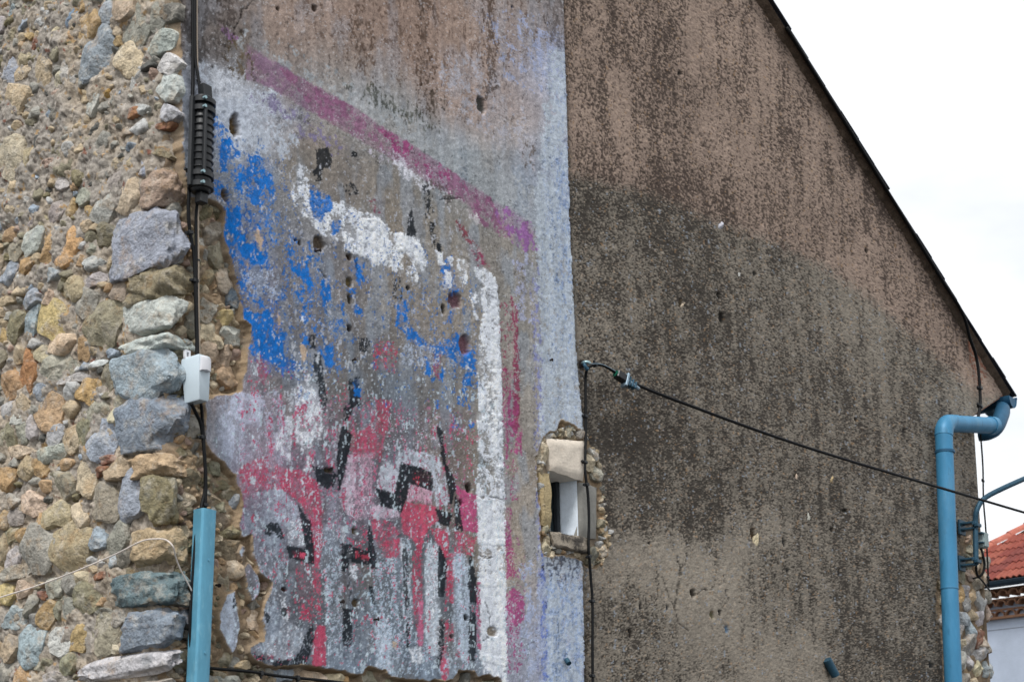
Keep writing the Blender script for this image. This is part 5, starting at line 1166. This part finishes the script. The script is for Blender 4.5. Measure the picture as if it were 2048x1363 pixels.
for i, (z, d) in enumerate([(zt - .006, .002), (zt - .010, .012), (zt - .020, .017), (zt - .048, .019), (zt - .050, .004)]):
    hv += [GA(s0 + .006 + .002 * (i == 0), z, dep - .003 * i + d - .004), GA(s0 + wt * .5, z + .001, dep - .003 * i + d + .002), GA(s0 + wt - .004, z, dep - .003 * i + d - .004), GA(s0 + wt - .004, z, dep - .02), GA(s0 + .006, z, dep - .02)]
hf = [(5 * i + k, 5 * i + (k + 1) % 5, 5 * i + 5 + (k + 1) % 5, 5 * i + 5 + k) for i in range(4) for k in range(5)] + [tuple(range(5)), tuple(range(24, 19, -1))]
mesh('hood', hv, hf, M_boxw, jb, sharp=40)
tb = GA(s0 + .012, zt + .010, .012)
mesh('mounting_tab', *merge(box(tb - UG * .007, (UG, NG, ZZ), (.003, .005, .013), .001), box(tb + UG * .007, (UG, NG, ZZ), (.003, .005, .013), .001), box(tb + ZZ * .010, (UG, NG, ZZ), (.010, .0048, .003), .001), box(tb - ZZ * .010, (UG, NG, ZZ), (.010, .0048, .004), .001)), M_boxw, jb, smooth=False)

# sheet-metal cable guard
kt, kb = g_(419, 1018, .04), g_(402, 1430, .04)
kd = kt - kb; kl = np.linalg.norm(kd); kd /= kl
ku = np.cross(kd, NG); ku /= np.linalg.norm(ku)
if ku @ UG < 0: ku = -ku
kn = np.cross(ku, kd)
if kn @ NG < 0: kn = -kn
prof = [(-.026, -.038), (-.026, -.004), (-.022, .003), (-.014, .006), (.014, .006), (.022, .003), (.026, -.004), (.026, -.038)]
inn = [(x * .93, y - .002) for x, y in prof]
kp = [kb + ku * x + kn * y for x, y in prof + inn[::-1]]
guard = mesh('cable_guard', *prism(kp, kd * kl), M_guard, None, origin=kb, sharp=25)
tag(guard, 'blue galvanised cable guard fixed upright to the house corner', 'cable guard')
for f in (.3, .75):
    q_ = kb + kd * kl * f + kn * .006
    mesh('rivet', *tube([q_ - kn * .002, q_ + kn * .0025], .004, 8), M_guard, guard, smooth=False)

# ------------------------------------------------------------------ the span cable over the dark render
hk = empty('wall_hook', g_(1165, 727, 0), 'blue steel hook bolt holding the span cable beside the render joint', 'hook')
mesh('plate', *tube([g_(1164, 727, -.012), g_(1166, 727, .012)], .016, 10), M_rust, hk, sharp=40)
mesh('hook', *tube(smooth_path([g_(1164, 727, .004), g_(1168, 724, .03), g_(1176, 724, .045), g_(1180, 727, .05)], 6), .0068, 8), M_bolt, hk)
mesh('shackle', *tube(smooth_path([g_(1169, 725, .03), g_(1170, 731, .036), g_(1174, 737, .04), g_(1177, 738, .044)], 5), .0075, 8), M_tin, hk)
cable('riser_cable', [g_(1238, 750, .06), g_(1225, 741, .055), g_(1212, 733, .05), g_(1200, 729, .046), g_(1188, 729.5, .042), g_(1178, 734, .035), g_(1173, 742, .025), g_(1171, 758, .014), g_(1171, 790, .012), g_(1171.5, 860, .012), g_(1170, 930, .02), g_(1171, 950, .022), g_(1176, 990, .022), g_(1178, 1040, .022), g_(1177, 1090, .022), g_(1179, 1120, .018), g_(1182, 1160, .012), g_(1185, 1210, .012), g_(1185, 1310, .012), g_(1186, 1420, .012)],
      .0058, M_cable, 'black cable clipped vertically down beside the little window', [(0, .2), (0, .46), (0, .52), (0, .61), (0, .78), (0, .89), (0, .97)], n=8)
p0, p1 = g_(1248, 757, .07), None
def along(px, py, depth): return E + ray(px, py) * depth
dpt = lambda P: float(-((P - E) @ CB))
dA = dpt(g_(1248, 757, .07)); wall_end = dpt(g_(1960, 1000, 0))
span = []
for x, y in [(1250, 759), (1310, 784), (1400, 818), (1500, 855), (1600, 889.5), (1700, 921), (1800, 951), (1885, 976), (1960, 998), (2048, 1024), (2200, 1068), (2400, 1124)]:
    f = (x - 1250) / (2400 - 1250)
    inv = (1 / dA) * (1 - f) + (1 / (wall_end * 1.12)) * f
    span.append(along(x, y, 1 / inv))
cable('span_cable', span, .0072, M_cable, 'long black cable sagging across the dark render to the far right', seg=6, cat='cable')
dc = empty('dead_end_clamp', g_(1236, 749, .06), 'finned grey dead-end clamp with a green collar at the head of the span cable', 'clamp')
cdv = span[0] - g_(1232, 747, .06); cdv /= np.linalg.norm(cdv)
ca = np.cross(cdv, NG); ca /= np.linalg.norm(ca); cb_ = np.cross(ca, cdv)
cq = lambda t: g_(1232, 747, .06) + cdv * t
mesh('body', *box(cq(.026), (ca, cb_, cdv), (.017, .016, .026), .004), M_black, dc, smooth=False)
mesh('collar', *tube([cq(-.005), cq(.002)], .014, 12), M_green, dc, sharp=40)
mesh('fin', *box(cq(.052) + ca * .002, (ca, cb_, cdv), (.030, .018, .006), .002), M_fin, dc, smooth=False)
for k, t in enumerate((.068, .084, .1)):
    mesh('fin', *box(cq(t), (ca, cb_, cdv), (.021 - .003 * k, .013, .0035), .001), M_tin, dc, smooth=False)
mesh('wedge', *tube([cq(.05), cq(.125)], [.013, .008], 8), M_fin, dc, sharp=40)
mesh('bail_wire', *tube(smooth_path([g_(1180, 727, .05), g_(1205, 728.5, .055), g_(1236, 744, .062)], 5), .0016, 6), M_fin, dc)

# nails and plugs in the render
NAIL = 'nails left in the wall'
for (x, y, dx, dy, ln, lab) in [(1094, 721, 10, -2, .035, 'rusty nail in the light blue strip left of the hook bolt'), (696, 724, 14, -6, .05, 'long rusty nail in the middle of the grey advert'), (676, 1204, 10, -2, .035, 'rusty nail low in the advert, left of the broken letter'),
                            (742, 1239, 14, -2, .045, 'rusty nail low in the advert among the white columns'), (432, 1169, 6, 1, .03, 'rusty nail in the rubble beside the blue cable guard'), (626, 503, 14, -3, .04, 'rusty nail across the broken hole under the white band')]:
    a, b = g_(x, y, -.01), g_(x + dx, y + dy, .012)
    n_ = mesh('nail', *merge(tube([a, b], .0032, 8), tube([b, b + (b - a) / np.linalg.norm(b - a) * .003], .0062, 8)), M_rust, None, origin=a, smooth=False)
    tag(n_, lab, 'nail', NAIL)
def plug(x0, y0, x1, y1, r, mat, lab):
    a, b = g_(x0, y0, .006), g_(x1, y1, .022)
    o = mesh('pipe_stub', *merge(tube([a, b], r, 12), tube([b - (b - a) * .05, b + (b - a) * .02], r * .8, 12)), mat, None, origin=a, sharp=40)
    tag(o, lab, 'pipe stub')
plug(1654, 1318, 1671, 1350, .022, M_tin, 'short blue pipe stub poking from the bottom of the dark render')
plug(1133, 1318, 1138, 1326, .010, M_tin, 'tiny blue pipe stub low on the light blue strip under the window')

# ------------------------------------------------------------------ far end of the gable
cable('verge_cable', [GA(s, verge_z(s) - .010, .040) for s in np.linspace(float(G.uz(np.array(1560.), np.array(90.))[0]), float(G.uz(np.array(1912.), np.array(628.))[0]), 9)] + [g_(1940, 676, .03), g_(1951, 708, .02), g_(1957, 742, .02), g_(1960.5, 790, .02), g_(1960, 812, .02), g_(1956, 836, .02)], .010, M_cable,
      'black cable bundle tucked under the sloping verge and down to the eave', [(0, .84), (0, .93)], seg=6)
cable('edge_cable', [g_(1961, 868, .0), g_(1964, 905, -.02) , g_(1966, 940, -.02), g_(1967, 1000, .005), g_(1971, 1050, .008), g_(1975, 1120, .008), g_(1977, 1172, .008)], .0055, M_cable, 'thin black cable down the far edge of the gable', [(0, .4), (0, .72), (0, .95)])

# bracket arm with its clamps and little box
arm = empty('lamp_bracket', g_(1955, 1130, .09), 'curved grey steel bracket arm leaning out from the far edge of the gable', 'bracket')
ap = [g_(1952, 1128, .10), g_(1951.5, 1090, .10), g_(1951, 1045, .10), g_(1953, 1022, .11), g_(1962, 1003, .13), g_(1978, 990, .16), g_(2010, 974, .22), g_(2048, 957, .28), g_(2110, 930, .36)]
mesh('pole', *tube(smooth_path(ap, 7), .016, 12), M_tin, arm)
for y in (1044, 1116):
    c_ = g_(1951, y, .10)
    mesh('clamp', *merge(box(c_ - NG * .05, (UG, NG, ZZ), (.032, .05, .006), .002), box(c_ - NG * .05 - ZZ * .035, (UG, NG, ZZ), (.032, .05, .006), .002), box(c_ - NG * .085 - ZZ * .02, (UG, NG, ZZ), (.045, .006, .045), .002), box(c_ + NG * .012 - ZZ * .018, (UG, NG, ZZ), (.032, .012, .010), .002), tube([c_ - UG * .045 - ZZ * .012, c_ + UG * .045 - ZZ * .012], .006, 8)), M_tin, arm, smooth=False)
bxc = g_(1963, 1080, .10)
fb = empty('fuse_box', bxc, 'small pale grey fuse box strapped to the curved bracket arm', 'fuse box')
mesh('body', *box(bxc, (UG, NG, ZZ), (.034, .025, .048), .006), material('pale_grey_plastic', S(158, 172, 172), .5, bump=0), fb, sharp=30)
mesh('lid', *box(bxc + NG * .027, (UG, NG, ZZ), (.029, .006, .042), .003), material('grey_lid', S(140, 156, 156), .5, bump=0), fb, sharp=30)
for dz in (.036, -.02): mesh('strap', *box(bxc - UG * .01 + ZZ * dz, (UG, NG, ZZ), (.05, .030, .004), .001), M_tin, fb, smooth=False)
cable('lamp_cable', [g_(1962, 1096, .1), g_(1966, 1110, .11), g_(1969, 1128, .11), g_(1966, 1144, .1), g_(1958, 1152, .08), g_(1953, 1144, .07), g_(1952, 1125, .08)], .0075, M_cable, 'black cable looping under the small fuse box')
cable('tail_cable', [g_(1946, 1156, .03), g_(1957, 1154, .05), g_(1964, 1160, .04), g_(1973, 1172, .03), g_(1980, 1180, 0.0)], .0055, M_cable, 'black cable crossing the rubble below the fuse box')

# ------------------------------------------------------------------ neighbour's house beyond
HD = 26.0
nb_o = along(1985, 1240, HD)
aN = math.radians(140)
UN = np.array([math.sin(aN), math.cos(aN), 0]); NN = np.array([math.cos(aN), -math.sin(aN), 0])
if (E - nb_o) @ NN < 0: NN = -NN
nb0 = np.array([nb_o[0], nb_o[1], 0]) - UN * 1.6
nb = empty('neighbour_house', nb0, "neighbouring house with a red tiled roof and curved tile eaves beyond the gable", 'house')
zE = float(nb_o[2])
NP = lambda a, z, d=0.0: nb0 + UN * a + ZZ * z + NN * d
mesh('wall', *merge(quad(NP(0, 0), NP(9, 0), NP(9, zE + .3), NP(0, zE + .3)), quad(NP(0, 0), NP(0, zE + .3), NP(0, zE + .3, -6), NP(0, 0, -6))), M_nwall, nb, nb0, smooth=False)
mesh('string_course', *box(NP(4.5, zE - .17), (UN, NN, ZZ), (4.5, .004, .006)), material('grey_line', S(120, 124, 132), .9), nb, smooth=False)
mesh('eave_band', *box(NP(4.5, zE + .025, .05), (UN, NN, ZZ), (4.52, .05, .022), .005), M_canal, nb, smooth=False)
# three courses of half-round eave tiles, each oversailing the one below
def half_tile(r, ln, t=.014, n=9):
    a = np.linspace(0, math.pi, n)
    out = [(math.cos(x) * r, math.sin(x) * r) for x in a] + [(math.cos(x) * (r - t), math.sin(x) * (r - t)) for x in a[::-1]]
    V = [UN * x + ZZ * y for x, y in out]
    return prism(V, NN * ln)
tv_, tf_ = half_tile(.098, .36)
ht_me = bpy.data.meshes.new('eave_tile'); ht_me.from_pydata([tuple(v) for v in tv_], [], tf_); ht_me.shade_smooth(); ht_me.set_sharp_from_angle(angle=R(40)); ht_me.materials.append(M_canal)
for row in range(3):
    for k in range(15):
        p_ = NP(.95 + k * .21 + (.105 if row % 2 else 0), zE + .05 + row * .165, -.27 + .1 * row)
        o = link('eave_tile', ht_me, nb, p_)
        o.rotation_euler = (0, 0, rnd.uniform(-.02, .02))
for row in range(3):
    mesh('eave_bed', *box(NP(4.5, zE + .05 + row * .165 + .118, .02 + .1 * row - .12), (UN, NN, ZZ), (4.5, .12, .016), .003), M_canal, nb, smooth=False)
zR = zE + .05 + 3 * .165 + .03
gcn = NP(0, zR + .02, .40)
mesh('gutter', *gutter(gcn, NN, ZZ, UN, .09, 9.0, .006), material('dark_gutter', S(40, 54, 66), .5, .2, bump=0), nb, sharp=40)
# roof pitch and its interlocking tiles
rp = math.radians(30)
RU = -NN * math.cos(rp) + ZZ * math.sin(rp); RN = NN * math.sin(rp) + ZZ * math.cos(rp)
r0 = NP(0, zR + .03, .36)
RP = lambda a, b, c=0.0: r0 + UN * a + RU * b + RN * c
mesh('roof', *merge(quad(RP(.1, 0), RP(9, 0), RP(9, 4.2), RP(2.2, 4.2))), M_canal, nb, smooth=False)
tw, tlh = .23, .34
prof = []
for i in range(17):
    x = i / 16
    prof.append((x * (tw + .01), .012 + .036 * abs(math.sin(2 * math.pi * x)) ** 1.5))
V = []
for yy, lift in ((0, .022), (tlh + .06, 0)):
    for x, h_ in prof: V.append(UN * x + RU * yy + RN * (h_ + lift))
for x, h_ in prof: V.append(UN * x + RN * (h_ + .004))
n_ = len(prof)
F = [(i, i + 1, n_ + i + 1, n_ + i) for i in range(n_ - 1)] + [(i + 1, i, 2 * n_ + i, 2 * n_ + i + 1) for i in range(n_ - 1)]
rt_me = bpy.data.meshes.new('roof_tile'); rt_me.from_pydata([tuple(v) for v in V], [], F); rt_me.shade_smooth(); rt_me.set_sharp_from_angle(angle=R(50)); rt_me.materials.append(M_roof)
hipx = lambda b: .1 + .5 * b
for r_ in range(12):
    for k in range(0, 20):
        a_, b_ = .05 + k * tw, r_ * tlh
        if a_ < hipx(b_) + .12: continue
        o = link('roof_tile', rt_me, nb, RP(a_, b_, .01 + rnd.uniform(0, .006)))
        c_ = S(*rnd.choice([(132, 68, 56), (120, 60, 52), (140, 78, 64), (112, 58, 52)]))
        o.color = (*[float(x) for x in c_], 1)
hd = RP(hipx(4.2), 4.2) - RP(hipx(0), 0); hl = np.linalg.norm(hd); hd /= hl
hs = np.cross(hd, ZZ); hs /= np.linalg.norm(hs); hu = np.cross(hs, hd)
nhip = 12
for k in range(nhip):
    a = np.linspace(0, math.pi, 9)
    base = RP(hipx(0), 0, .03) + hd * (k * hl / nhip)
    ro, ri = .10, .08
    pts = [base + hs * math.cos(x) * ro + hu * math.sin(x) * ro for x in a] + [base + hs * math.cos(x) * ri + hu * math.sin(x) * ri for x in a[::-1]]
    o = mesh('hip_tile', *prism(pts, hd * (hl / nhip + .05) + hu * -.02), M_roof, nb, sharp=40)
    o.color = (*[float(x) for x in S(172, 104, 88)], 1)
